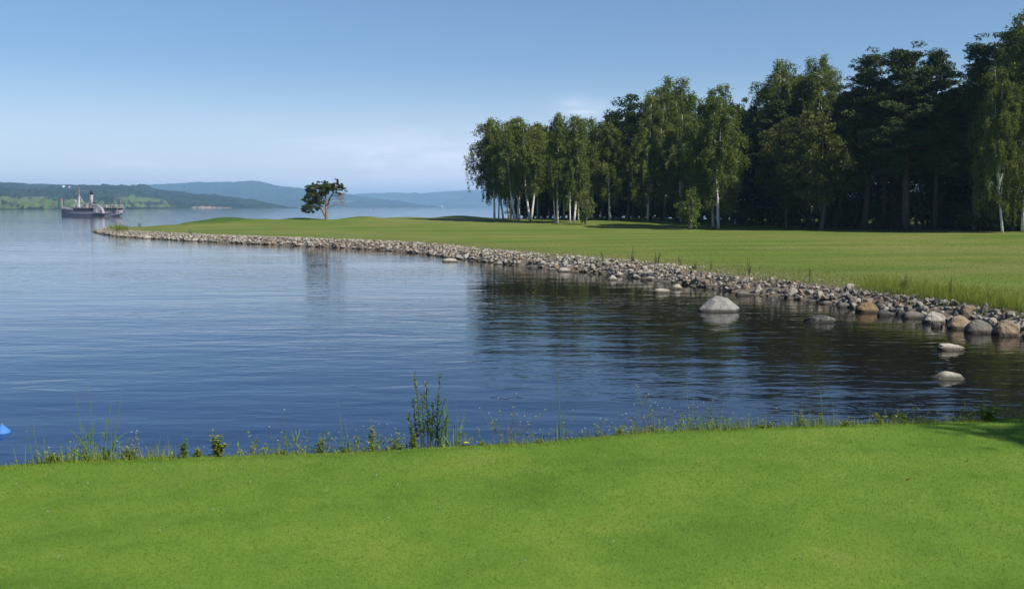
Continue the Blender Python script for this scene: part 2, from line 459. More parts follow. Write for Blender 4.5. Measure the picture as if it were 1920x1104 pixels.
t = NT('fairway_turf', 0.9, 0.12)
wv = t.world(); s_ = t.attr('shore')
n_big = t.noise(0.05, 3, 0.5, wv)
strp = t.noise(0.16, 3, 0.55, t.world((0.10, 1.15, 1), (0, 0, 0.10)), 0.3)
strp2 = t.noise(0.5, 3, 0.6, t.world((0.06, 1.0, 1), (0, 0, -0.06)))
mow = t.n('ShaderNodeTexWave'); mow.wave_type = 'BANDS'; mow.bands_direction = 'Y'
t.l(t.world((1, 1, 1), (0, 0, 0.20)), mow.inputs['Vector'])
mow.inputs['Scale'].default_value = 0.052; mow.inputs['Distortion'].default_value = 1.6; mow.inputs['Detail'].default_value = 2; mow.inputs['Detail Scale'].default_value = 0.6
f = t.math('ADD', t.math('MULTIPLY', strp, 0.55), t.math('MULTIPLY', strp2, 0.45))
f = t.math('ADD', t.math('MULTIPLY', f, 0.90), t.math('MULTIPLY', mow.outputs['Fac'], 0.10))
c = t.ramp(f, [(0.30, (0.060, 0.105, 0.014)), (0.46, (0.092, 0.140, 0.018)), (0.58, (0.130, 0.170, 0.027)), (0.72, (0.185, 0.205, 0.05))])
fine = t.math('ADD', t.math('MULTIPLY', t.noise(3.0, 4, 0.7, wv), 0.6), t.math('MULTIPLY', t.noise(0.9, 4, 0.7, t.world((0.5, 1, 1))), 0.4))
c = t.mix(t.mr(fine, 0.36, 0.64, 0.0, 0.55), c, (0.055, 0.088, 0.014))
c = t.mix(t.math('MULTIPLY', t.mr(t.math('ADD', t.math('MULTIPLY', n_big, 0.6), t.math('MULTIPLY', t.noise(0.28, 4, 0.65, t.world((0.5, 1, 1))), 0.4)), 0.44, 0.62), 0.55), c, (0.18, 0.165, 0.055))
md = t.math('ADD', t.attr('mound'), t.math('MULTIPLY', t.math('SUBTRACT', t.noise(0.16, 3, 0.6, wv), 0.5), 0.9))
c = t.mix(t.math('MULTIPLY', t.mr(md, 0.25, 0.62), 0.85), c, (0.036, 0.082, 0.012))     # longer rough left on the mounds
edge = t.math('ADD', s_, t.math('MULTIPLY', t.noise(0.8, 4, 0.7, wv), 2.2))
rough_ = t.mr(edge, 3.0, 9.0, 1.0, 0.0)
c = t.mix(t.math('MULTIPLY', rough_, 0.55), c, t.mix(t.noise(1.6, 4, 0.7, wv), (0.065, 0.085, 0.02), (0.16, 0.125, 0.055)))
soil = t.mr(edge, 2.1, 3.1, 1.0, 0.0)
c = t.mix(soil, c, t.mix(t.noise(5, 5, 0.7, wv), (0.07, 0.055, 0.04), (0.24, 0.20, 0.155)))
# wood floor: litter under the trees
wf = t.n('ShaderNodeSeparateXYZ'); t.l(wv, wf.inputs[0])
sm = t.math('ADD', wf.outputs['X'], t.math('MULTIPLY', wf.outputs['Y'], 0.86))
t.base(c)
t.bump(t.math('ADD', fine, t.noise(11, 3, 0.7, wv)), 0.05, 0.5)
M['fairway_turf'] = t.m

xs = np.concatenate([np.arange(-75, 60, 0.8), np.arange(60, 130, 2.5), np.arange(130, 440, 8)])
ys = np.concatenate([np.arange(-6, 120, 0.8), np.arange(120, 190, 0.7), np.arange(190, 440, 4.0)])
fair = link('fairway', grid_mesh('fairway', xs, ys, lambda X, Y, S: terr(X, Y, S), M['fairway_turf']), kind='structure')

# ------------------------------------------------------------------ near lawn
EDGE_PX = [(-700, 905), (0, 867), (120, 857), (300, 850), (480, 846), (700, 840), (900, 829), (1000, 824), (1200, 811), (1400, 802), (1600, 793), (1720, 789), (1800, 785), (1920, 777), (2400, 745)]
LAWN_Z = 1.85
e3 = unproj([p[0] for p in EDGE_PX], [p[1] - 7 for p in EDGE_PX], LAWN_Z)
def edge_y(x):
    x = np.asarray(x, float)
    y = np.interp(x, e3[:, 0], e3[:, 1])
    y = np.where(x > e3[-1, 0], e3[-1, 1] + (x - e3[-1, 0]) * 0.14, y)
    y = np.where(x < e3[0, 0], e3[0, 1] + (x - e3[0, 0]) * 0.1, y)
    return y + 0.10 * (vnoise(x, x * 0, 0.55) - 0.5) + 0.05 * (vnoise(x, x * 0, 0.16, 4) - 0.5)
def lawn_z(X, Y):
    z = LAWN_Z + 0.035 * (vnoise(X, Y, 1.7, 5) - 0.5) + 0.014 * (vnoise(X, Y, 0.45, 6) - 0.5)
    return z - 0.05 * sstep(Y - edge_y(X), -0.35, 0.0)
xs = np.concatenate([np.arange(-40, -9, 1.0), np.arange(-9, 9.5, 0.09), np.arange(9.5, 45, 0.7)])
vv = np.concatenate([np.linspace(-30, 1, 14), np.linspace(1.4, 9.9, 95)]) / 10.0
X = np.repeat(xs[None, :], len(vv) + 9, 0); Y = np.zeros_like(X); Z = np.zeros_like(X)
ye = edge_y(xs)
for k, q in enumerate(vv):
    Y[k] = np.where(q < 0.14, q * 10 * np.ones_like(ye), 1.4 + (ye - 1.4) * (q - 0.14) / 0.85); Z[k] = lawn_z(X[k], Y[k])
for k, (dy, dz) in enumerate([(0.05, -0.06), (0.14, -0.16), (0.3, -0.34), (0.55, -0.62), (0.9, -1.0), (1.35, -1.4), (1.9, -1.75), (3.0, -2.2), (6.0, -3.2)]):
    r = len(vv) + k
    Y[r] = ye + dy; Z[r] = LAWN_Z + dz + 0.10 * (vnoise(X[r], Y[r], 0.35, 8) - 0.5) * (k > 0)
nx = X.shape[1]; ny = X.shape[0]
i = np.arange(nx - 1)[None, :] + np.arange(ny - 1)[:, None] * nx
F = np.stack([i, i + 1, i + 1 + nx, i + nx], -1).reshape(-1, 4)
t = NT('lawn_soil', 0.95, 0.1)
wv = t.world()
c = t.ramp(t.noise(1.1, 6, 0.68, wv), [(0.30, (0.058, 0.125, 0.014)), (0.48, (0.098, 0.172, 0.021)), (0.62, (0.130, 0.195, 0.028)), (0.76, (0.160, 0.190, 0.045))])
c = t.mix(t.mr(t.noise(55, 3, 0.7, wv), 0.42, 0.72, 0.0, 0.5), c, (0.06, 0.09, 0.016))
sz = t.n('ShaderNodeSeparateXYZ'); t.l(wv, sz.inputs[0])
c = t.mix(t.mr(sz.outputs['Z'], 1.70, 1.79, 1.0, 0.0), c, t.mix(t.noise(9, 4, 0.7, wv), (0.05, 0.055, 0.02), (0.13, 0.11, 0.06)))
t.base(c); t.bump(t.noise(60, 3, 0.7, wv), 0.005, 0.5)
M['lawn_soil'] = t.m
lawn = link('lawn', np_mesh('lawn', np.stack([X, Y, Z], -1).reshape(-1, 3), F, np.full(len(F), 4), [M['lawn_soil']], True), kind='structure')

# ------------------------------------------------------------------ lake
R_ = 13300.0
rad = np.array([0, 12, 25, 50, 100, 220, 500, 1500, 4500, R_]); na = 64
V = [[0, 20, 0]]
for r in rad[1:]:
    for k in range(na):
        a = 2 * math.pi * k / na; V.append([r * math.cos(a), 20 + r * math.sin(a), 0])
mbw = MB(); F = [(0, 1 + k, 1 + (k + 1) % na) for k in range(na)]
for j in range(len(rad) - 2):
    for k in range(na):
        a = 1 + j * na + k; b = 1 + j * na + (k + 1) % na
        F.append((a, a + na, b + na, b))
mbw.add(np.array(V), F)
mbw.build('lake_water', M['lake_water'], kind='structure', smooth=True)

# ------------------------------------------------------------------ far hills
def hill_mat(name, forest_a, forest_b, field, field2):
    t = NT(name, 0.95, 0.05)
    wv = t.world()
    c = t.mix(t.mr(t.math('ADD', t.math('MULTIPLY', t.noise(0.02, 5, 0.7, wv), 0.6), t.math('MULTIPLY', t.noise(0.0035, 4, 0.6, wv), 0.4)), 0.36, 0.64), forest_a, forest_b)
    fm = t.attr('field')
    fc = t.mix(t.noise(0.004, 2, 0.5, t.world((1, 1, 6))), field, field2)
    c = t.mix(t.mr(fm, 0.42, 0.58), c, fc)
    c = t.mix(t.mr(t.attr('bluff'), 0.45, 0.6), c, t.mix(t.noise(0.05, 4, 0.7, wv), (0.13, 0.095, 0.075), (0.26, 0.21, 0.17)))
    t.base(c); M[name] = t.m
hill_mat('hill_forest', (0.006, 0.016, 0.012), (0.030, 0.048, 0.034), (0.065, 0.105, 0.035), (0.10, 0.13, 0.05))
hill_mat('far_forest', (0.006, 0.015, 0.012), (0.036, 0.054, 0.034), (0.07, 0.10, 0.04), (0.10, 0.12, 0.05))

def hill(name, sky_px, d0, d1, dback, mat, ncol, nrow, rough, fields=(), bluffs=(), hedges=(), seed=0, shore_py=None):
    """a ridge: its foot stands on the far shore at depth d0, its crest at depth d1"""
    pxs = np.linspace(sky_px[0][0], sky_px[-1][0], ncol)
    crest = np.interp(pxs, [p[0] for p in sky_px], [p[1] for p in sky_px])
    crest = crest + 1.1 * (vnoise(pxs, pxs * 0, 17, seed) - 0.5) + 1.0 * (vnoise(pxs, pxs * 0, 5, seed + 1) - 0.5) + 0.5 * (vnoise(pxs, pxs * 0, 2.2, seed + 2) - 0.5)
    U = (pxs - 960) / FPX
    ts = np.concatenate([[0.0, 0.004], np.linspace(0.012, 1, nrow)])
    V = []; FI = []; BL = []; ROWS = []
    f0 = np.interp(pxs, [p[0] for p in sky_px], np.broadcast_to(d0, (len(sky_px),)))
    f1 = np.interp(pxs, [p[0] for p in sky_px], np.broadcast_to(d1, (len(sky_px),)))
    zc = np.array([zpx(c_, d_) for c_, d_ in zip(crest, f1)])
    zc = np.maximum(zc, 2.0)
    for r, q in enumerate(ts):
        D = f0 + (f1 - f0) * q + (vnoise(pxs, pxs * 0, 40, seed + 9) - 0.5) * (f1 - f0) * 0.08 * (q < 0.9)
        prof = q ** 0.9
        z = zc * prof if r > 0 else -0.8 + 0 * pxs
        if r == 1: z = np.full_like(pxs, 1.2)
        amp = rough * (0 if r < 2 else 1) * min(1.0, (1 - q) * 8 + 0.0) * np.minimum(1, zc / 40)
        z = z + amp * ((vnoise(pxs, pxs * 0 + q * 400, 34, seed + 3) - 0.5) * 2.2 + (vnoise(pxs, pxs * 0 + q * 300, 9, seed + 4) - 0.5) + 0.5 * (vnoise(pxs, pxs * 0 + q * 900, 3, seed + 5) - 0.5))
        if r >= 1: z = np.maximum(z, 0.9)
        x = U * D * 1.0; ROWS.append((D, z))
        V.append(np.stack([x, D, z], -1))
        py = 387.5 - (z - EYE) / D * FPX
        fi = np.zeros_like(pxs); bl = np.zeros_like(pxs)
        for (ax, ay, rx, ry, sl_) in fields:
            dd = ((pxs - ax) / rx) ** 2 + ((py - ay - sl_ * (pxs - ax)) / ry) ** 2
            fi = np.maximum(fi, 1.0 - 0.5 * dd + 0.35 * (vnoise(pxs, py * 3, 9, seed + 6) - 0.5))
        for (ax, ay, rx, ry, sl_) in hedges:
            dd = ((pxs - ax) / rx) ** 2 + ((py - ay - sl_ * (pxs - ax)) / ry) ** 2
            fi = np.minimum(fi, 0.5 * dd + 0.3 * (vnoise(pxs, py * 3, 7, seed + 8) - 0.5))
        for (ax, ay, rx, ry) in bluffs:
            dd = ((pxs - ax) / rx) ** 2 + ((py - ay) / ry) ** 2
            bl = np.maximum(bl, 1.0 - 0.5 * dd + 0.5 * (vnoise(pxs, py * 3, 6, seed + 7) - 0.5))
        FI.append(fi); BL.append(bl)
    for q in (0.35, 1.0):
        D = f1 + (dback - f1) * q
        V.append(np.stack([U * D, D, zc * (1 - q) - 1.0 * q], -1)); FI.append(0 * pxs); BL.append(0 * pxs)
    V = np.concatenate(V); n_r = len(ts) + 2
    i = np.arange(ncol - 1)[None, :] + np.arange(n_r - 1)[:, None] * ncol
    F = np.stack([i, i + 1, i + 1 + ncol, i + ncol], -1).reshape(-1, 4)
    me = np_mesh(name, V, F, np.full(len(F), 4), [M[mat]], True, {'field': ('POINT', np.concatenate(FI)), 'bluff': ('POINT', np.concatenate(BL))})
    o = link(name, me, kind='structure'); HILLS.append((o, pxs, ROWS)); return o
HILLS = []
A_SKY = [(-1500, 352), (-900, 338), (-300, 346), (-60, 344), (0, 342.5), (35, 342), (60, 345), (80, 344), (120, 346), (150, 347), (200, 348), (250, 348.5), (280, 350.5), (310, 357), (350, 362), (400, 366.5), (450, 371), (500, 379), (530, 385), (545, 389), (560, 391.6)]
hill('hill', A_SKY, [1250] * 10 + [1350, 1500, 1700, 1900, 2050, 2200, 2350, 2450, 2550, 2650, 2700], [3400] * 12 + [3300, 3250, 3200, 3100, 3000, 2900, 2850, 2800, 2780], 4600, 'hill_forest', 760, 40, 9.0,
     fields=[(60, 378, 120, 9.5, 0.03), (20, 388, 50, 3.2, 0.02), (215, 383, 75, 5.5, 0.02), (270, 374, 45, 4, 0.05), (-200, 380, 150, 9, 0.0), (120, 391, 40, 1.5, 0.0), (300, 386, 40, 2.2, 0.02), (-700, 375, 200, 10, 0)],
     bluffs=[(393, 389.5, 30, 1.3), (430, 390, 12, 0.9)], hedges=[(30, 383.5, 48, 2.0, 0.26), (45, 371, 26, 1.4, 0.02), (205, 381, 40, 2.2, 0.02), (290, 381.5, 60, 2.0, 0.0), (160, 390.5, 60, 1.2, 0), (110, 374, 22, 1.2, 0.08)], seed=3)
B_SKY = [(120, 372), (200, 360), (250, 351), (300, 346), (340, 343.5), (370, 342), (400, 341.2), (440, 341), (462, 339.8), (476, 339), (498, 342), (520, 347), (532, 350), (545, 350), (566, 352.5), (600, 357), (650, 364), (700, 371), (780, 382), (830, 388)]
hill('distant_hill', B_SKY, 5600, 7300, 8500, 'far_forest', 520, 26, 15.0,
     fields=[(575, 376, 14, 1.6, 0), (470, 362, 10, 1.0, 0), (350, 375, 25, 2, 0), (640, 377, 22, 3.0, 0.05), (380, 383, 22, 1.6, 0)], seed=11)
C_SKY = [(560, 380), (600, 371), (640, 365), (665, 364.5), (690, 362.5), (715, 361.5), (740, 360.8), (765, 362), (800, 362.5), (820, 360), (850, 357.8), (880, 356), (905, 357), (960, 359), (1100, 352), (1300, 358), (1700, 350), (2300, 356), (3200, 362), (4200, 372)]
hill('distant_hill', C_SKY, 8900, 10800, 12400, 'far_forest', 760, 24, 18.0,
     fields=[(672, 378, 22, 2.6, 0.03), (800, 382, 24, 1.8, -0.05), (760, 376, 16, 1.5, 0), (850, 370, 22, 1.5, 0), (730, 371, 18, 1.2, 0), (880, 380, 16, 1.3, 0)], seed=21)

# a few pale farmhouses on the far slopes
M['house_white'] = plain('house_white', (0.8, 0.8, 0.78)); M['house_roof'] = plain('house_roof', (0.16, 0.09, 0.08)); M['pane_dark'] = plain('pane_dark', (0.03, 0.04, 0.05), 0.2)
def farmhouse(px, py, hi, w, label):
    _, pxs, ROWS = HILLS[hi]; k = int(np.argmin(abs(pxs - px)))
    for D_, z_ in ROWS[1:]:
        D, z = D_[k], z_[k]
        if 387.5 - (z - EYE) / D * FPX <= py: break
    x = (px - 960) / FPX * D
    t_ = thing('farmhouse', label, 'house', (x, D, z), 0.3, 'pale farmhouses on the far shore')
    h = w * 0.55; d = w * 0.7
    b = MB(); b.box((0, 0, h / 2 - 0.8), (w, d, h + 1.6)); b.build('wall', M['house_white'], t_)
    b = MB(); e = 0.25
    P = [(-w / 2 - e, -d / 2 - e, h), (w / 2 + e, -d / 2 - e, h), (w / 2 + e, d / 2 + e, h), (-w / 2 - e, d / 2 + e, h), (-w / 2 - e, 0, h + d * 0.45), (w / 2 + e, 0, h + d * 0.45)]
    b.add(P, [(0, 1, 5, 4), (2, 3, 4, 5), (1, 2, 5), (3, 0, 4), (3, 2, 1, 0)]); b.build('roof', M['house_roof'], t_)
    for k in range(2):
        b = MB(); b.box(((k - 0.5) * w * 0.5, -d / 2 - 0.06, h * 0.55), (w * 0.14, 0.1, h * 0.35)); b.build('window', M['pane_dark'], t_)
farmhouse(124.5, 351.5, 0, 6.0, 'white farmhouse high on the near hill above the bow of the steamship')
farmhouse(135, 352.5, 0, 4.6, 'smaller white farmhouse high on the near hill beside the other white one')
farmhouse(829, 388.6, 2, 18.0, 'white lakeside house at the foot of the far right hills')
# ------------------------------------------------------------------ rocks
def rock_mesh(name, mat, seed, sub=2, sx=1.0, sy=0.85, sz=0.7, cuts=9, flat=0.62, jag=0.06, smooth=False, peak=None):
    bm = bmesh.new(); bmesh.ops.create_icosphere(bm, subdivisions=sub, radius=1.0)
    V = np.array([v.co[:] for v in bm.verts]); F = [[v.index for v in f.verts] for f in bm.faces]; bm.free()
    r = np.random.default_rng(seed)
    N = r.normal(size=(cuts, 3)); N /= np.linalg.norm(N, axis=1)[:, None]
    K = r.uniform(flat, 0.95, cuts)
    for n_, k_ in zip(N, K):
        d = V @ n_; over = np.maximum(d - k_, 0)
        V = V - over[:, None] * n_ * 0.9
    fr = r.uniform(1.5, 3, (3, 3)); ph = r.uniform(0, 6, 3)
    V = V * (1 + jag * np.sin(V @ fr.T + ph).sum(1))[:, None]
    if peak is not None:
        top = np.maximum(V[:, 2], 0); V[:, 0] += top * peak[0]; V[:, 0] *= 1 - peak[1] * top; V[:, 1] *= 1 - peak[1] * top
    V = V * np.array([sx, sy, sz])
    fl = [i for f in F for i in f]
    return np_mesh(name, V, fl, [3] * len(F), [M[mat]], smooth)
stones = ['pale_stone', 'pale_stone', 'warm_stone', 'grey_stone', 'pale_stone', 'pale_stone', 'pale_stone', 'grey_stone', 'white_stone', 'pale_stone', 'warm_stone', 'grey_stone']
def hull_rock(name, mat, seed, n=20, sy=0.85, sz=0.65):
    r = np.random.default_rng(seed); bm = bmesh.new()
    D = r.normal(size=(n, 3)); D /= np.linalg.norm(D, axis=1)[:, None]
    D = np.sign(D) * np.abs(D) ** 0.8
    for p in D * r.uniform(0.8, 1.1, (n, 1)) * np.array([1.0, sy, sz]): bm.verts.new(p)
    res = bmesh.ops.convex_hull(bm, input=bm.verts)
    bmesh.ops.delete(bm, geom=[v for v in bm.verts if not v.link_faces], context='VERTS')
    bmesh.ops.bevel(bm, geom=[e for e in bm.edges if len(e.link_faces) == 2 and e.calc_face_angle(0) > 0.5], offset=0.05, segments=1, affect='EDGES') if n > 14 else None
    bmesh.ops.triangulate(bm, faces=bm.faces)
    me = bpy.data.meshes.new(name); bm.to_mesh(me); bm.free(); me.materials.append(M[mat]); return me
RM = [hull_rock('rock_%s' % s_, s_, 40 + k, random.choice([15, 17, 20, 24]), random.uniform(0.7, 0.95), random.uniform(0.5, 0.8)) for k, s_ in enumerate(stones)]
ADJ = {'pale_stone': 'pale grey', 'warm_stone': 'tan', 'grey_stone': 'mid grey', 'white_stone': 'whitish', 'rust_stone': 'rusty brown'}

NAMED = []          # (x, y, r) kept clear
PROF = {'peak': [(-1, 0), (-0.97, 0.10), (-0.55, 0.50), (-0.30, 0.86), (-0.12, 0.97), (0.2, 1.0), (0.42, 0.86), (0.93, 0.26), (1, 0), (0.9, -0.5), (-0.9, -0.5)],
        'flat': [(-1, 0), (-0.96, 0.25), (-0.7, 0.78), (-0.25, 1.0), (0.35, 0.92), (0.75, 0.68), (0.98, 0.3), (1, 0), (0.85, -0.7), (-0.85, -0.7)],
        'slab': [(-1, 0.35), (-0.9, 0.85), (-0.3, 1.0), (0.5, 0.72), (1, 0.42), (0.9, 0.15), (0.3, -0.1), (-0.8, -0.1), (-0.6, -0.8), (0.5, -0.8)],
        'dome': [(-1, 0.05), (-0.8, 0.35), (-0.35, 0.92), (-0.05, 1.0), (0.3, 0.82), (0.7, 0.6), (0.95, 0.3), (1, 0.05), (0.8, -0.5), (-0.8, -0.5)],
        'cone': [(-1, 0), (-0.75, 0.3), (-0.25, 0.85), (0.02, 1.0), (0.25, 0.85), (0.7, 0.4), (1, 0), (0.8, -0.6), (-0.8, -0.6)],
        'round': [(-1, 0.1), (-0.95, 0.45), (-0.65, 0.85), (-0.2, 1.0), (0.3, 0.95), (0.75, 0.68), (0.98, 0.3), (0.95, -0.1), (0.7, -0.6), (-0.7, -0.6)]}
def boulder(px, py_base, wpx, hpx, mat, label, seed, sink=0.35, sub=4, peak=None, depth_r=0.75, cuts=10, flat=0.6, on_land=False, name='boulder', group=None, rz=0.0, smooth=False, shape=None):
    """a single stone: waterline/ground pixel, width and visible height in photo pixels"""
    if on_land:
        g = ground_hit(px, py_base); p = np.array(g); 
    else:
        p = unproj(px, py_base, 0.0)
    sc = p[1] / FPX; w = wpx * sc / 2; h = hpx * sc
    prof = PROF[shape or ('peak' if peak else 'flat' if hpx < 0.33 * wpx else 'round')]
    r = np.random.default_rng(seed); bm = bmesh.new()
    for yy in (-1.0, -0.8, -0.4, 0.1, 0.55, 0.9, 1.0):
        k = math.sqrt(max(1 - yy * yy, 0.02)); kz = 0.35 + 0.65 * k
        for (x_, z_) in prof:
            bm.verts.new((x_ * (0.5 + 0.5 * k) * r.uniform(0.93, 1.05) + r.normal(0, 0.03), yy * r.uniform(0.94, 1.06) * (1.0 - 0.35 * z_), z_ * kz * r.uniform(0.92, 1.06)))
    bmesh.ops.convex_hull(bm, input=bm.verts)
    bmesh.ops.delete(bm, geom=[v for v in bm.verts if not v.link_faces], context='VERTS')
    bmesh.ops.dissolve_limit(bm, angle_limit=0.16, verts=bm.verts, edges=bm.edges)
    bmesh.ops.bevel(bm, geom=list(bm.edges), offset=0.05 if shape in (None, 'round', 'dome') else 0.025, segments=2, affect='EDGES', clamp_overlap=True)
    bmesh.ops.triangulate(bm, faces=bm.faces); bmesh.ops.subdivide_edges(bm, edges=[e for e in bm.edges if e.calc_length() > 0.25], cuts=1)
    bmesh.ops.triangulate(bm, faces=bm.faces)
    me = bpy.data.meshes.new('boulder'); bm.to_mesh(me); bm.free(); me.materials.append(M[mat])
    V = np.array([v.co[:] for v in me.vertices])
    V = V * (1 + 0.02 * np.sin(V @ r.uniform(3, 7, (3, 3)) + r.uniform(0, 6, 3)).sum(1) + 0.012 * np.sin(V @ r.uniform(9, 16, (3, 3)) + r.uniform(0, 6, 3)).sum(1))[:, None]
    V[:, 0] *= w / np.abs(V[:, 0]).max(); V[:, 1] *= w * depth_r / np.abs(V[:, 1]).max(); V[:, 2] *= h / V[:, 2].max()
    V[:, 2] = np.where(V[:, 2] < 0, V[:, 2] * 0.6, V[:, 2])
    me.vertices.foreach_set('co', V.astype(np.float32).ravel()); me.update()
    me.polygons.foreach_set('use_smooth', np.full(len(me.polygons), False))
    o = link(name, me)
    o.location = (p[0], p[1] + w * depth_r, p[2] - (0.06 if on_land else 0.0)); o.rotation_euler = (0, 0, rz)
    tag(o, label, 'rock' if name == 'rock' else 'boulder', group)
    NAMED.append((p[0], p[1] + w * depth_r, w))
    return o
boulder(1353, 586, 80, 29, 'grey_stone', 'large pointed pale grey boulder standing alone in the dark water', 5, 0.12, shape='peak', depth_r=0.8)
bpy.data.objects['boulder'].data.materials[0] = M['boulder_stone']
boulder(1544, 606, 62, 13, 'dark_stone', 'wet black boulder lying low in the water near the stone bank', 9, 0.3, flat=0.7)
boulder(1790, 658, 52, 13, 'white_stone', 'flat pale stone in the water, farther of the two at the right', 13, 0.3, shape='slab', depth_r=0.55)
boulder(1788, 713, 62, 14, 'white_stone', 'pale domed stone in the water nearest the near lawn', 17, 0.3, shape='dome')
boulder(1243, 549.5, 34, 8, 'white_stone', 'low flat whitish stone in the water left of the pointed boulder', 21, 0.3)
boulder(1271, 542.5, 26, 10, 'white_stone', 'small whitish cone shaped stone in the water beside the low flat one', 23, 0.2, shape='cone')
boulder(843, 491.5, 31, 7, 'white_stone', 'whitish oval stone alone in the blue water off the bank', 27, 0.3)
boulder(1149, 525.5, 22, 10, 'white_stone', 'small pointed whitish stone just off the stone bank mid picture', 29, 0.2, shape='cone')
boulder(936, 496, 14, 5, 'pale_stone', 'small pale stone in the water right of the whitish oval one', 31, 0.3)
boulder(1036, 507, 18, 4, 'pale_stone', 'thin flat stone barely above water at the foot of the bank', 33, 0.3)
boulder(1059, 510, 27, 8, 'pale_stone', 'long flat pale stone at the water edge beside the thin flat one', 35, 0.3)
boulder(1396, 555, 32, 9, 'grey_stone', 'flat grey slab at the waterline behind the pointed boulder', 37, 0.35)
boulder(1525, 566, 22, 4, 'pale_stone', 'thin whitish slab at the waterline behind the black boulder', 39, 0.3)
boulder(1553, 571, 22, 6, 'pale_stone', 'pale slab at the waterline, just right of the thin whitish slab', 41, 0.3)
boulder(1585, 577, 28, 9, 'grey_stone', 'wet grey slab tilted at the waterline left of the brown boulder', 42, 0.3)
# bigger stones at the right end of the bank
boulder(1632, 587, 46, 20, 'rust_stone', 'orange brown rounded boulder at the waterline of the bank', 43, 0.3)
boulder(1661, 593, 26, 12, 'dark_stone', 'dark wet stone against the orange brown boulder', 44, 0.3)
boulder(1718, 598, 44, 14, 'grey_stone', 'flat grey boulder at the waterline right of the dark wet stone', 46, 0.3)
boulder(1759, 607, 46, 22, 'pale_stone', 'light grey blocky boulder at the waterline at the right end', 47, 0.3)
boulder(1760, 615, 22, 10, 'dark_stone', 'small dark wet stone in front of the light grey blocky boulder', 48, 0.3)
boulder(1806, 618, 48, 25, 'warm_stone', 'brownish rounded boulder at the waterline at the right end', 49, 0.3)
boulder(1843, 626, 50, 26, 'grey_stone', 'dark grey rounded boulder at the waterline beside the rightmost one', 51, 0.3)
boulder(1897, 631, 54, 29, 'warm_stone', 'large tan boulder at the right edge, rightmost on the waterline', 53, 0.3)
boulder(1880, 611, 28, 16, 'warm_stone', 'brown slanted stone behind the rightmost large tan boulder', 55, 0.3, on_land=False)
boulder(1822, 585, 34, 15, 'warm_stone', 'brown lichen stained boulder at the top of the bank under the weeds', 57, 0.2, on_land=True)
boulder(1851, 584, 22, 20, 'grey_stone', 'upright grey boulder at the top of the bank beside the brown one', 59, 0.2, on_land=True, peak=(0, 0.3))
boulder(1598, 541, 22, 9, 'pale_stone', 'pale flat stone at the grass edge on top of the bank', 61, 0.2, on_land=True)
boulder(1424, 552, 22, 19, 'pale_stone', 'pale pyramid shaped stone on the waterline behind the pointed boulder', 63, 0.15, shape='cone')
boulder(1402, 549, 20, 16, 'warm_stone', 'tan stone on the waterline just left of the pale pyramid one', 64, 0.15, peak=(0, 0.3))
boulder(1489, 559, 22, 20, 'pale_stone', 'grey white block with dark streaks on the waterline', 65, 0.15)
boulder(1035, 500, 20, 15, 'grey_stone', 'large grey stone low on the bank left of the bare gravel stretch', 67, 0.15)
boulder(1012, 499, 24, 15, 'pale_stone', 'large rounded pale stone on the waterline mid bank', 69, 0.15)
boulder(898, 486, 24, 9, 'pale_stone', 'long pale block on the waterline above the whitish oval stone', 71, 0.15)
boulder(366, 452.5, 22, 6, 'white_stone', 'long pinkish white stone on the waterline of the far point', 73, 0.2)
boulder(275, 447.5, 20, 5, 'white_stone', 'long whitish stone on the waterline near the tip of the point', 75, 0.2)

# the bank itself: many stones from the tip to the right
seg = np.vstack([[[-59.5, 150], [-60, 141]], front, [[19, 22.5], [25, 18], [33, 14]]])
L_ = np.concatenate([[0], np.cumsum(np.hypot(*np.diff(seg, axis=0).T))])
R = []
def put(n, smin, smax, rmin, rmax, s_off, zoff=-0.1):
    q = rng.uniform(0, L_[-1], n)
    # denser where near so that the stones touch
    x = np.interp(q, L_, seg[:, 0]); y = np.interp(q, L_, seg[:, 1])
    dx = np.interp(q + 0.5, L_, seg[:, 0]) - np.interp(q - 0.5, L_, seg[:, 0]); dy = np.interp(q + 0.5, L_, seg[:, 1]) - np.interp(q - 0.5, L_, seg[:, 1])
    nn = np.hypot(dx, dy) + 1e-9
    s = rng.uniform(smin, smax, n)
    x = x - dy / nn * s; y = y + dx / nn * s
    r = rmin + (rmax - rmin) * rng.random(n) ** 1.8
    z = terr(x, y)
    for k in range(n):
        dist = math.hypot(x[k], y[k])
        if s[k] > 1.15 and x[k] > 4.5 and y[k] < 48 and r[k] > 0.06: continue
        r[k] *= np.interp(dist, [30, 60, 110], [0.85, 0.95, 1.1])
        if any((x[k] - a) ** 2 + (y[k] - b) ** 2 < (0.8 * c + 0.4 * r[k]) ** 2 for a, b, c in NAMED): continue
        R.append((x[k], y[k], z[k] + zoff * r[k] + s_off * r[k], r[k], dist))
put(1050, 0.05, 0.55, 0.10, 0.28, 0.20)
put(2400, 0.3, 1.3, 0.08, 0.215, 0.12)
put(3800, 0.7, 2.2, 0.055, 0.155, 0.10)
put(5600, 0.2, 2.8, 0.04, 0.11, 0.25)
R.sort(key=lambda a: -a[3] / a[4])
pxr = lambda a: 960 + a[0] / a[1] * FPX
top = [a for a in R if -20 < pxr(a) < 1930][:262]
MARKS = [(230, 'the tip of the point'), (440, 'the grassy mounds'), (612, 'the lone pine'), (760, 'the middle of the fairway'), (843, 'the whitish oval stone'), (940, 'the birch grove'), (1048, 'the long flat stone'), (1149, 'the small pointed whitish stone'),
         (1257, 'the two low whitish stones'), (1353, 'the large pointed boulder'), (1450, 'the grey white block'), (1544, 'the wet black boulder'), (1632, 'the orange brown boulder'), (1760, 'the light grey blocky boulder'), (1890, 'the rightmost tan boulder')]
topset = set(id(a) for a in top)
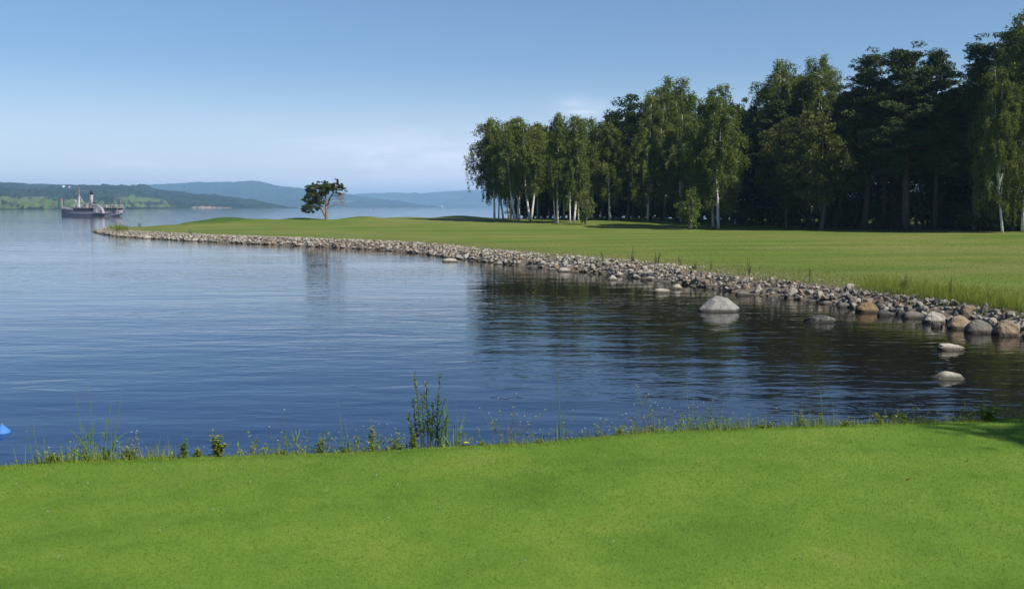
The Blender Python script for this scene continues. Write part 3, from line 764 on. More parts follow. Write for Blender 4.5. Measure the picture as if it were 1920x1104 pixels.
for a in top:
    k = int(rng.integers(len(RM)))
    o = link('rock', RM[k])
    o.location = a[:3]; r = a[3]
    o.scale = (r * rng.uniform(0.85, 1.2), r * rng.uniform(0.8, 1.1), r * rng.uniform(0.75, 1.15))
    o.rotation_euler = (rng.uniform(-0.8, 0.8), rng.uniform(-0.8, 0.8), rng.uniform(0, 6.28))
    adj = ADJ[stones[k]]; q = pxr(a); nm = min(MARKS, key=lambda m_: abs(m_[0] - q))[1]
    lv = 'at the waterline' if a[2] < 0.22 else 'high up' if a[2] > 0.55 else 'halfway up'
    tag(o, '%s stone %s on the rocky bank by %s' % (adj, lv, nm), 'rock', '%s stones %s on the bank by %s' % (adj, lv, nm))
rest = [a for a in R if id(a) not in topset]
RV = {}
for s_ in ('pale_stone', 'warm_stone', 'grey_stone', 'white_stone'):
    ms = [m for m, q in zip(RM, stones) if q == s_]
    RV[s_] = [(np.array([v.co[:] for v in m.vertices]), np.array([p.vertices[:] for p in m.polygons])) for m in ms]
bm_ = hull_rock('tmp', 'pale_stone', 99, 12); SMALL = (np.array([v.co[:] for v in bm_.vertices]), np.array([p.vertices[:] for p in bm_.polygons]))
VV = []; FF = []; MI = []; nv = 0
keys = list(RV)
for a in rest:
    s_ = rng.choice(4, p=[0.45, 0.25, 0.2, 0.1]); lst = RV[keys[s_]]
    V, F = lst[int(rng.integers(len(lst)))] if a[3] > 0.16 else SMALL
    e = Matrix.Rotation(rng.uniform(0, 6.28), 3, 'Z') @ Matrix.Rotation(rng.uniform(-0.5, 0.5), 3, 'X')
    V = (V * a[3] * rng.uniform(0.8, 1.2, 3)) @ np.array(e).T + np.array(a[:3])
    VV.append(V); FF.append(F + nv); MI.extend([s_] * len(F)); nv += len(V)
FF = np.concatenate(FF)
me = np_mesh('loose_stones', np.concatenate(VV), FF, np.full(len(FF), 3), [M[k] for k in keys], False, None, MI)
link('loose_stones', me, kind='stuff')

# ------------------------------------------------------------------ trees
def leaf_quads(C, rs, w, l, hang=0.0, tint=None):
    """C (n,3) centres -> rhombic leaf clumps; hang 0..1 turns the long axis downward"""
    n = len(C)
    A = rs.normal(size=(n, 3)); A[:, 2] = A[:, 2] * (1 - hang) - hang * 2.2
    A /= np.linalg.norm(A, axis=1)[:, None]
    B = np.cross(A, rs.normal(size=(n, 3))); B /= np.linalg.norm(B, axis=1)[:, None] + 1e-9
    k = rs.uniform(0.65, 1.3, n)[:, None]
    a = A * l * k / 2; b = B * w * k / 2
    V = np.stack([C - a, C + b * 1.0 - a * 0.1, C + a, C - b - a * 0.1], 1).reshape(-1, 3)
    F = np.arange(n * 4).reshape(-1, 4)
    t_ = rs.beta(2.2, 2.2, n) if tint is None else np.clip(tint + rs.normal(0, 0.16, n), 0, 1)
    return V, F, t_
class Leaves:
    def __init__(s): s.C = []; s.h = []; s.t = []
    def mesh(s, name, mat): pass
def crown_mesh(name, mat, parts):
    V = []; F = []; T = []; n = 0
    for v, f, t_ in parts:
        V.append(v); F.append(f + n); T.append(t_); n += len(v)
    F = np.concatenate(F)
    return np_mesh(name, np.concatenate(V), F, np.full(len(F), 4), [mat], False, {'tint': ('FACE', np.concatenate(T))})

def bez(p0, p1, p2, n=6):
    t_ = np.linspace(0, 1, n)[:, None]
    return (1 - t_) ** 2 * np.asarray(p0, float) + 2 * t_ * (1 - t_) * np.asarray(p1, float) + t_ ** 2 * np.asarray(p2, float)

def make_birch(seed, H=16.0, start=0.32, R=2.1, lean=0.0, dens=1.0, leaders=1, mat='birch_leaf', bark='birch_bark', leaf=(0.125, 0.225), trad=0.13):
    rs = np.random.default_rng(seed)
    tr = MB()
    zz = np.linspace(0, 1, 12)
    wob = np.stack([0.35 * np.sin(zz * 3.1 + rs.uniform(0, 6)) * zz + lean * (np.sin(zz * 1.6)), 0.3 * np.sin(zz * 2.6 + rs.uniform(0, 6)) * zz, zz * H], -1)
    wob[:, :2] -= wob[0, :2]
    tr.tube(wob, trad * (1 - zz) ** 0.8 + 0.02, 7)
    axes = [(wob, start, 1.0)]
    for q in range(leaders):                       # side leaders that round off the crown
        a = rs.uniform(0, 6.28) + q * 2.4; t0 = rs.uniform(start * 0.8, 0.55); k = int(t0 * 11)
        p0 = wob[k]; top = np.array([math.cos(a) * R * rs.uniform(0.4, 0.75), math.sin(a) * R * rs.uniform(0.4, 0.75), H * rs.uniform(0.80, 0.95)])
        Q = bez(p0, p0 + [math.cos(a) * R * 0.45, math.sin(a) * R * 0.45, (top[2] - p0[2]) * 0.45], top, 12)
        tr.tube(Q, np.linspace(trad * 0.5, 0.02, 12), 6, cap=False)
        axes.append((Q, 0.25, 0.72))
    parts = []
    nb = int(64 * dens)
    for b in range(nb + leaders * int(26 * dens)):
        ax = axes[0] if b < nb else axes[1 + (b - nb) % leaders]
        W_, st_, kR = ax
        t_ = st_ + (0.985 - st_) * rs.random() if b >= nb else st_ + (0.985 - st_) * (b + rs.random()) / nb
        p0 = np.array([np.interp(t_, zz, W_[:, k]) for k in range(3)])
        u = np.clip((p0[2] / H - start) / (1 - start), 0, 1)
        prof = (0.35 + 0.65 * math.sin(math.pi * min(u ** 0.8 * 0.85 + 0.12, 1))) * (1 - 0.28 * max(0, u - 0.6) / 0.4)
        L = R * kR * prof * rs.uniform(0.55, 1.25)
        az_ = b * 2.399 + rs.uniform(-0.5, 0.5)
        d = np.array([math.cos(az_), math.sin(az_), 0])
        rise = L * rs.uniform(0.3, 0.8)
        P = bez(p0, p0 + d * L * 0.6 + [0, 0, rise], p0 + d * L + [0, 0, rise * 0.4 - 0.15 * L], 6)
        if b % 2 == 0: tr.tube(P, np.linspace(0.035, 0.008, 6) * (1.2 - 0.6 * u), 4, cap=False)
        bt = rs.uniform(0.28, 0.70)
        n1 = int(76 * (0.5 + L / 2))
        s = rs.uniform(0.2, 1.0, n1)
        C = np.stack([np.interp(s, np.linspace(0, 1, 6), P[:, k]) for k in range(3)], -1) + rs.normal(0, 0.22, (n1, 3)) * (0.4 + s[:, None])
        parts.append(leaf_quads(C, rs, leaf[0], leaf[1], 0.35, bt))
        ns_ = int(6 + 3.2 * L)
        for q in range(ns_):                       # hanging twigs
            s0 = rs.uniform(0.4, 1.02); pt = np.array([np.interp(s0, np.linspace(0, 1, 6), P[:, k]) for k in range(3)]) + rs.normal(0, 0.15, 3)
            ln = rs.uniform(0.5, 1.7) * (0.6 + 0.6 * (1 - u))
            m = int(13 * ln) + 4
            q_ = np.sort(rs.random(m))
            C = pt + np.stack([0.12 * np.sin(q_ * 3 + q) + rs.normal(0, 0.07, m), rs.normal(0, 0.07, m), -q_ * ln], -1)
            parts.append(leaf_quads(C, rs, leaf[0] * 0.85, leaf[1], 0.6, bt + 0.05))
    return tr.mesh('trunk', M[bark], True), crown_mesh('crown', M[mat], parts)

def blob_pts(rs, c, r, n, flat=0.6, shell=0.5):
    D = rs.normal(size=(n, 3)); D /= np.linalg.norm(D, axis=1)[:, None]
    q = (shell + (1 - shell) * rs.random(n)) ** 0.7
    return np.asarray(c) + D * (q * r)[:, None] * np.array([1, 1, flat])

def make_pine(seed, H=20.0, start=0.42, R=3.4, nb=60, broad=1.0, leaf=(0.10, 0.34)):
    rs = np.random.default_rng(seed)
    tr = MB(); zz = np.linspace(0, 1, 10)
    wob = np.stack([0.4 * np.sin(zz * 2.5 + rs.uniform(0, 6)) * zz, 0.35 * np.sin(zz * 3 + rs.uniform(0, 6)) * zz, zz * H * 0.97], -1)
    tr.tube(wob, 0.27 * (1 - zz) ** 0.7 + 0.03, 8)
    ctr = lambda t_: np.array([np.interp(t_, zz, wob[:, k]) for k in range(3)])
    parts = []
    for b in range(nb):
        t_ = start + (0.98 - start) * ((b + rs.random()) / nb) ** 0.85
        u = (t_ - start) / (1 - start)
        prof = (0.55 + 0.45 * math.sin(math.pi * min(u + 0.15, 1))) * (1 - 0.55 * max(0, u - 0.6) / 0.4)
        L = R * broad * prof * rs.uniform(0.6, 1.25)
        az_ = b * 2.399 + rs.uniform(-0.6, 0.6); d = np.array([math.cos(az_), math.sin(az_), 0])
        p0 = ctr(t_); P = bez(p0, p0 + d * L * 0.55 + [0, 0, 0.05 * L], p0 + d * L + [0, 0, L * rs.uniform(0.05, 0.45)], 6)
        tr.tube(P, np.linspace(0.075, 0.015, 6) * (1.2 - 0.6 * u), 5, cap=False)
        bt = rs.uniform(0.3, 0.7)
        for q in range(int(3 + L * 1.5)):
            s0 = rs.uniform(0.35, 1.05); c = np.array([np.interp(min(s0, 1), np.linspace(0, 1, 6), P[:, k]) for k in range(3)]) + rs.normal(0, 0.28, 3) * [1, 1, 0.5] + [0, 0, 0.15]
            r_ = rs.uniform(0.42, 0.85)
            C = blob_pts(rs, c, r_, int(54 * r_ / 0.6), 0.42, 0.35)
            parts.append(leaf_quads(C, rs, leaf[0], leaf[1], 0.0, bt + 0.12 * np.clip((C[:, 2] - c[2]) / r_, -1, 1) * 0))
    for q in range(5):
        C = blob_pts(rs, ctr(0.985) + rs.normal(0, 0.5, 3), 0.7, 60, 0.6, 0.3); parts.append(leaf_quads(C, rs, leaf[0], leaf[1], 0.0, 0.5))
    return tr.mesh('trunk', M['pine_bark'], True), crown_mesh('crown', M['pine_needle'], parts)

def make_spruce(seed, H=18.0, R=2.9):
    rs = np.random.default_rng(seed); tr = MB(); zz = np.linspace(0, 1, 8)
    tr.tube(np.stack([0 * zz, 0 * zz, zz * H], -1), 0.22 * (1 - zz) + 0.02, 7)
    parts = []
    nl = 30
    for l_ in range(nl):
        t_ = 0.1 + 0.88 * l_ / nl; L0 = R * (1 - t_) ** 0.75 + 0.15
        m = int(7 + 3 * (1 - t_))
        for b in range(m):
            az_ = 6.283 * (b + rs.random() * 0.7) / m; d = np.array([math.cos(az_), math.sin(az_), 0]); L = L0 * rs.uniform(0.7, 1.15)
            p0 = np.array([0, 0, t_ * H]) + [0, 0, rs.uniform(-0.2, 0.2)]
            P = bez(p0, p0 + d * L * 0.5 + [0, 0, -0.1 * L], p0 + d * L + [0, 0, -0.22 * L], 5)
            n1 = int(26 * L) + 8; s = rs.uniform(0.1, 1, n1)
            C = np.stack([np.interp(s, np.linspace(0, 1, 5), P[:, k]) for k in range(3)], -1)
            side = np.array([-d[1], d[0], 0]); C = C + side * (rs.normal(0, 0.24, n1) * (0.3 + L * (0.6 - 0.4 * s) * 0.5))[:, None] + np.stack([0 * s, 0 * s, -np.abs(rs.normal(0, 0.14, n1))], -1)
            parts.append(leaf_quads(C, rs, 0.13, 0.34, 0.35, rs.uniform(0.3, 0.7)))
    return tr.mesh('trunk', M['grey_bark'], True), crown_mesh('crown', M['spruce_needle'], parts)

def make_broadleaf(seed, H=12.0, start=0.2, R=4.0, mat='willow_leaf', bark='grey_bark', nclump=95, leaf=(0.17, 0.27), hang=0.35, per=85, ell=(1, 1)):
    rs = np.random.default_rng(seed); tr = MB(); zz = np.linspace(0, 1, 8)
    stems = [np.stack([0.3 * np.sin(zz * 3), 0.2 * np.sin(zz * 2), zz * H * 0.8], -1)]
    for q in range(4):
        a = rs.uniform(0, 6.28); p0 = np.array([0, 0, H * rs.uniform(0.1, 0.3)])
        stems.append(bez(p0, p0 + [math.cos(a) * R * 0.3, math.sin(a) * R * 0.3, H * 0.25], [math.cos(a) * R * 0.6, math.sin(a) * R * 0.6, H * rs.uniform(0.6, 0.8)], 8))
    for k, P in enumerate(stems): tr.tube(P, np.linspace(0.2 if k == 0 else 0.1, 0.02, len(P)), 6, cap=False)
    parts = []
    c0 = np.array([0, 0, H * (start + 1) / 2]); hz = H * (1 - start) / 2
    for q in range(nclump):
        d = rs.normal(size=3); d /= np.linalg.norm(d); k = rs.uniform(0.35, 0.92) ** 0.6
        c = c0 + d * k * np.array([R * ell[0], R * ell[1], hz]); u = (c[2] / H)
        r_ = rs.uniform(0.5, 1.05) * (R / 4) ** 0.5
        C = blob_pts(rs, c, r_, int(per * r_ / 0.8), 0.75, 0.25)
        parts.append(leaf_quads(C, rs, leaf[0], leaf[1], hang, rs.uniform(0.3, 0.7)))
        st = stems[int(rs.integers(len(stems)))]; j = int(rs.integers(2, len(st) - 1))
        if q % 3 == 0: tr.tube(bez(st[j], (st[j] + c) / 2 + [0, 0, 0.3], c, 5), np.linspace(0.05, 0.01, 5), 4, cap=False)
    return tr.mesh('trunk', M[bark], True), crown_mesh('crown', M[mat], parts)

KIND = {}
def reg(k, H, r_, fn, nm, nm_name): KIND.setdefault(k, []).append((fn, H, nm_name))
for sd, (st, R_b, ln, dn, ld) in enumerate([(0.32, 2.6, 0.3, 0.9, 1), (0.30, 2.3, -0.4, 0.9, 1), (0.38, 2.0, 0.2, 0.9, 0), (0.24, 2.9, -0.2, 1.0, 2), (0.36, 1.8, -0.6, 0.8, 0), (0.22, 3.1, 0.5, 1.1, 2)]):
    KIND.setdefault('birch', []).append((make_birch(100 + sd, 16.0, st, R_b, ln, dn, ld), 16.0))
KIND['bigbirch'] = [(make_birch(120, 20.0, 0.2, 4.3, 0.2, 1.35, 4, leaf=(0.125, 0.21), trad=0.19), 20.0), (make_birch(121, 20.0, 0.12, 3.9, -0.4, 1.3, 3, leaf=(0.125, 0.21), trad=0.19), 20.0), (make_birch(122, 20.0, 0.14, 3.3, 0.3, 1.3, 2, leaf=(0.125, 0.21), trad=0.17), 20.0)]
for sd in range(3): KIND.setdefault('pine', []).append((make_pine(200 + sd, 20.0, 0.24 + 0.05 * sd, 3.7, 74), 20.0))
KIND['spruce'] = [(make_spruce(300), 18.0)]
KIND['alder'] = [(make_broadleaf(400, 16.0, 0.12, 3.6, 'dark_leaf', nclump=130, per=95), 16.0), (make_broadleaf(401, 16.0, 0.2, 3.0, 'dark_leaf', nclump=110, per=95), 16.0)]
KIND['willow'] = [(make_broadleaf(410, 14.0, 0.16, 4.6, 'willow_leaf', nclump=150, per=100, hang=0.5), 14.0)]
KIND['bush'] = [(make_broadleaf(420, 4.0, 0.0, 1.9, 'dark_leaf', nclump=40, per=60, leaf=(0.15, 0.24)), 4.0), (make_broadleaf(421, 4.0, 0.02, 1.5, 'birch_leaf', nclump=34, per=60, leaf=(0.14, 0.22)), 4.0)]
KNAME = {'birch': ('birch_tree', 'birch'), 'bigbirch': ('birch_tree', 'birch'), 'pine': ('pine_tree', 'pine'), 'spruce': ('spruce_tree', 'spruce'), 'alder': ('broadleaf_tree', 'tree'), 'willow': ('broadleaf_tree', 'tree'), 'bush': ('bush', 'bush')}
TREES = []
def tree(kind, x, y, H, label, group=None, var=0, wide=1.0, rz=None, tilt=(0, 0), z=None):
    (tm, cm), h0 = KIND[kind][var % len(KIND[kind])]
    nm, cat = KNAME[kind]
    r = rng.uniform(0, 6.28) if rz is None else rz
    t_ = thing(nm, label, cat, (x, y, (ground_at(x, y) if z is None else z) - 0.08), r, group)
    k = H / h0; t_.scale = (k * wide, k * wide, k)
    t_.rotation_euler = (tilt[0], tilt[1], r)
    link('trunk', tm, t_); link('crown', cm, t_)
    TREES.append((x, y, H)); return t_
FRONT = []
def tree_px(kind, px, py, top, label, group=None, var=0, wide=1.0, dd=0.0, **kw):
    g = ground_hit(px, py)
    y = g.y + dd; x = g.x * y / g.y
    H = zpx(top, y) - ground_at(x, y)
    FRONT.append((px, label))
    return tree(kind, x, y, H, label, group, var, wide, **kw)
G1 = 'white stemmed birches of the small grove'
tree_px('birch', 927, 413, 222, 'leftmost birch of the grove, dense crown leaning out over the lake', G1, 3, 1.3)
tree_px('birch', 944, 411.5, 232, 'slim birch leaning left behind the leftmost birch of the grove', G1, 1, 1.16, rz=0.0, tilt=(0, -0.09))
tree_px('birch', 954, 410.5, 226, 'thin upright birch, third stem from the lake end of the grove', G1, 2, 1.22)
tree_px('birch', 967, 416, 240, 'crooked birch with a low fork near the lake end of the grove', G1, 4, 1.34, rz=0, tilt=(0, -0.08))
tree_px('birch', 972, 414, 219, 'tall birch with a domed drooping crown right of the crooked one', G1, 0, 1.52)
tree_px('birch', 994, 414.5, 228, 'birch leaning left, one of a crossing pair of stems', G1, 1, 1.28, rz=0, tilt=(0, -0.10))
tree_px('birch', 996, 413, 238, 'birch leaning right, the other of the crossing pair of stems', G1, 2, 1.4, rz=0, tilt=(0, 0.05))
tree_px('birch', 1018, 409, 230, 'birch leaning left behind the crossing pair of stems', G1, 4, 1.46, rz=0.4, tilt=(0, -0.06))
tree_px('birch', 1046, 419, 214, 'tallest straight narrow birch at the front middle of the grove', G1, 2, 1.16)
tree_px('birch', 1041, 417.5, 262, 'thin birch stem beside the tallest straight one', G1, 4, 0.98)
tree_px('birch', 1069, 419, 262, 'fresh green birch with two thin stems at the front of the grove', G1, 3, 1.04)
tree_px('birch', 1076, 419, 216, 'tall narrow birch with a sparse top against the sky', G1, 4, 1.22)
tree_px('birch', 1085, 417, 290, 'short thin birch right of the sparse topped one', G1, 1, 1.1)
tree_px('bush', 1099, 421.5, 350, 'small leafy sapling with a pale stake at the grove front', None, 1, 0.75)
tree_px('birch', 1112, 412, 222, 'pointed birch between the sapling and the curved trunk birch', G1, 0, 1.34, 6)
tree_px('birch', 1143, 413.5, 226, 'birch with a long bare white trunk curving left', G1, 5, 1.04, rz=0.3, tilt=(0, -0.06))
tree_px('birch', 1030, 410, 236, 'birch set back in the grove behind the tallest straight one', G1, 5, 1.22, 9)
tree_px('birch', 1088, 410, 246, 'birch set back in the grove behind the sapling', G1, 3, 1.22, 10)
tree_px('birch', 985, 410, 246, 'birch set back in the grove behind the crossing pair', G1, 5, 1.22, 9)
tree_px('birch', 935, 411, 262, 'birch set back at the lake end of the grove', G1, 0, 1.22, 8)
tree_px('birch', 958, 410, 236, 'birch with a broad crown set back behind the crooked birch', G1, 5, 1.1, 5)
tree_px('birch', 1008, 410, 246, 'leafy birch filling the gap right of the crossing pair', G1, 3, 1.1, 5)
tree_px('birch', 1058, 411, 240, 'leafy birch filling the gap left of the two fresh green stems', G1, 5, 1.1, 6)
tree_px('birch', 1128, 411, 236, 'birch with a wide crown set back left of the curved trunk birch', G1, 5, 1.1, 7)
G2 = 'tall trees along the front of the wood'
tree_px('alder', 1178, 413, 166, 'dark round topped tree at the left end of the tall wood', G2, 0, 1.15, 2)
tree_px('bigbirch', 1247, 414, 145, 'broad tall birch with a rounded crown near the left of the wood', G2, 0, 1.25, 4)
tree_px('bigbirch', 1215, 414, 178, 'birch with fine hanging twigs against the dark round topped tree', G2, 1, 1.0, 0)
tree_px('bigbirch', 1277, 416, 215, 'lower birch with a bent pale stem in front of the broad tall one', G2, 1, 1.05, 0)
tree_px('bush', 1292, 431, 345, 'tall leafy bush standing out on the lawn before the wood', None, 1, 0.8)
tree_px('bigbirch', 1347, 429, 160, 'birch with a white lower trunk standing forward on the lawn', G2, 1, 1.15)
tree_px('birch', 1337, 427, 215, 'second white stem close beside the forward birch', G2, 5, 1.35, 1)
tree_px('alder', 1372, 424, 165, 'rounded tree top behind the forward birch', G2, 1, 1.0, 8)
tree_px('spruce', 1408, 424, 188, 'dark layered spruce right of the forward birch', G2, 0, 1.15, 2)
tree_px('bigbirch', 1457, 426, 114, 'tall pointed birch top rising above the dark spruce', G2, 0, 0.95, 6)
tree_px('willow', 1540, 432, 196, 'olive green broad low tree in front of the tall pines', G2, 0, 1.2, 1)
tree_px('willow', 1475, 429, 215, 'smaller olive tree between the spruce and the broad low one', G2, 0, 0.95, 2)
tree_px('bigbirch', 1537, 429, 105, 'birch top with a flat broad crown behind the olive tree', G2, 0, 0.85, 9)
tree_px('pine', 1622, 432, 95, 'pine with a windswept flat top, left of the pines', G2, 0, 1.15, 2)
tree_px('pine', 1697, 433, 84, 'broadest pine of the wood with a rounded top', G2, 1, 1.35, 1)
tree_px('pine', 1752, 433, 88, 'slim pine leaning on the right side of the broadest pine', G2, 2, 1.0, 3)
tree_px('pine', 1655, 433, 150, 'lower pine between the windswept and the broadest pine', G2, 2, 1.1, 5)
tree_px('pine', 1828, 434, 74, 'dark pine left of the tallest birch at the right edge', G2, 0, 1.25, 1)
tree_px('bigbirch', 1880, 434, 128, 'birch with drooping twigs in front of the dark pine', G2, 1, 0.8, -4, rz=0.2, tilt=(0, -0.10))
tree_px('bigbirch', 1918, 435, 14, 'tallest birch at the right edge of the picture', G2, 2, 1.0, -1)
tree_px('pine', 1893, 435, 40, 'tall dark pine behind the tallest birch at the right edge', G2, 1, 1.1, 6)
# depth of the wood: rows behind and on to the right
G3 = 'trees deep in the shade of the wood'
SHORT = [(1178, 'dark round topped tree'), (1247, 'broad tall birch'), (1290, 'tall leafy bush out on the lawn'), (1345, 'birch standing forward on the lawn'), (1408, 'dark layered spruce'), (1457, 'tall pointed birch'), (1540, 'olive green broad tree'),
         (1622, 'pine with the windswept top'), (1697, 'broadest pine'), (1752, 'slim leaning pine'), (1828, 'dark pine near the right edge'), (1905, 'tallest birch at the right edge')]
def shade_label(what, px, noun):
    if px > 1960: return 'shaded %s of the wood standing beyond the right edge' % noun, 'shaded %ss beyond the right edge' % noun
    nm = min(SHORT, key=lambda a: abs(a[0] - px))[1]
    return 'shaded %s in the wood close behind the %s' % (noun, nm), 'shaded %ss behind the %s' % (noun, nm)
fl_px = [(1165, 413), (1250, 414), (1340, 424), (1450, 427), (1550, 431), (1650, 433), (1750, 434), (1850, 435), (1930, 435.5)]
fl = np.array([list(ground_hit(a, b))[:2] for a, b in fl_px])
fl = np.vstack([fl, [fl[-1] + [18, -16], fl[-1] + [40, -34], fl[-1] + [66, -52]]])
Lf = np.concatenate([[0], np.cumsum(np.hypot(*np.diff(fl, axis=0).T))])
dirs = np.gradient(fl, axis=0); dirs /= np.linalg.norm(dirs, axis=1)[:, None]
cnt = 0
for row, (off, gap) in enumerate([(5.5, 4.2), (11, 4.6), (18, 5.2), (26, 5.0)]):
    q = 0.0
    while q < Lf[-1]:
        qq = q + rng.uniform(-1.2, 1.2); q += gap
        x = np.interp(qq, Lf, fl[:, 0]); y = np.interp(qq, Lf, fl[:, 1])
        dx = np.interp(qq, Lf, dirs[:, 0]); dy = np.interp(qq, Lf, dirs[:, 1])
        o_ = off + rng.uniform(-1.5, 1.5)
        nx_, ny_ = -dy, dx
        if nx_ + ny_ < 0: nx_, ny_ = dy, -dx
        x += nx_ * o_; y += ny_ * o_
        if any((x - a) ** 2 + (y - b) ** 2 < 2.2 ** 2 for a, b, _ in TREES): continue
        px = 960 + x / y * FPX
        env = np.interp(px, [1140, 1180, 1250, 1300, 1345, 1400, 1455, 1500, 1540, 1620, 1700, 1790, 1830, 1900, 2300], [215, 200, 178, 215, 196, 208, 170, 215, 155, 140, 128, 165, 120, 80, 60])
        H = (zpx(env + rng.uniform(5, 40), y) - ground_at(x, y))
        k = rng.choice(['alder', 'pine', 'spruce', 'alder', 'bigbirch', 'pine'])
        if px > 2250 and row > 1: continue
        lb, gp = shade_label(KNAME[k][1], px, 'tree' if k == 'alder' else KNAME[k][1] + ' tree')
        tree(k, x, y, max(8, H), lb, gp, int(rng.integers(3)), rng.uniform(0.95, 1.25)); cnt += 1
# understorey at the foot of the wood and grove
G4 = 'dark bushes under the trees of the wood'
for q in np.arange(0, Lf[-1], 3.1):
    for off in (1.5, 7.5, 14.5, 23.0):
        qq = q + rng.uniform(-1.3, 1.3); o_ = off + rng.uniform(-1.2, 1.2)
        x = np.interp(qq, Lf, fl[:, 0]); y = np.interp(qq, Lf, fl[:, 1]); dx = np.interp(qq, Lf, dirs[:, 0]); dy = np.interp(qq, Lf, dirs[:, 1])
        nx_, ny_ = -dy, dx
        if nx_ + ny_ < 0: nx_, ny_ = dy, -dx
        x += nx_ * o_; y += ny_ * o_
        if off < 3 and rng.random() < 0.2: continue
        px = 960 + x / y * FPX
        if px > 2150: continue
        lb, gp = shade_label('bush', px, 'bush'); lb = lb.replace('in the wood close behind', 'growing low in the wood behind'); gp = gp.replace('bushs', 'bushes')
        tree('bush', x, y, rng.uniform(1.6, 4.6) * (0.7 if off < 3 else 1.15), lb, gp, 0, rng.uniform(1.0, 1.5))
for px, dd, H in [(968, 14, 2.6), (985, 14, 4.0), (997, 18, 4.6), (1008, 14, 4.5), (1020, 17, 4.8), (1030, 13, 4.2), (1043, 17, 5), (1056, 14, 4.6), (1068, 18, 5), (1082, 13, 4.4), (1094, 16, 5), (1106, 12, 4.5), (1118, 15, 5), (1128, 10, 4.4), (1140, 13, 5), (1150, 8, 4.6), (1162, 12, 5), (1176, 22, 6), (1190, 20, 6), (1204, 23, 6), (1218, 19, 6), (1232, 22, 6), (1248, 18, 6), (1264, 21, 6), (1280, 18, 6), (1296, 21, 6), (1312, 18, 6), (1330, 20, 6)]:
    g = ground_hit(px, 412); y = g.y + dd; tree('bush', g.x * y / g.y, y, H, *(('dark bush filling the gap behind the birch stems of the grove', 'dark bushes behind the birch grove') if px < 1165 else ('dark bush at the back of the wood behind the broad tall birch', 'dark bushes at the back of the wood')), 0, 1.5)
for px, dd, top in [(1000, 21, 268), (1022, 23, 262), (1048, 22, 258), (1072, 24, 262), (1096, 22, 258), (1120, 22, 250), (1140, 17, 240), (1158, 14, 235)]:
    g = ground_hit(px, 412); y = g.y + dd; x = g.x * y / g.y
    tree('alder', x, y, zpx(top, y) - ground_at(x, y), 'dark leafy tree at the back of the birch grove', 'dark trees at the back of the birch grove', int(rng.integers(2)), 1.1)
# trees beyond the right edge of the picture: one throws the shade on the near lawn
tree('bigbirch', 10.2, 4.85, 8.0, 'birch on the near bank just beyond the right edge', None, 0, 1.1, z=LAWN_Z)

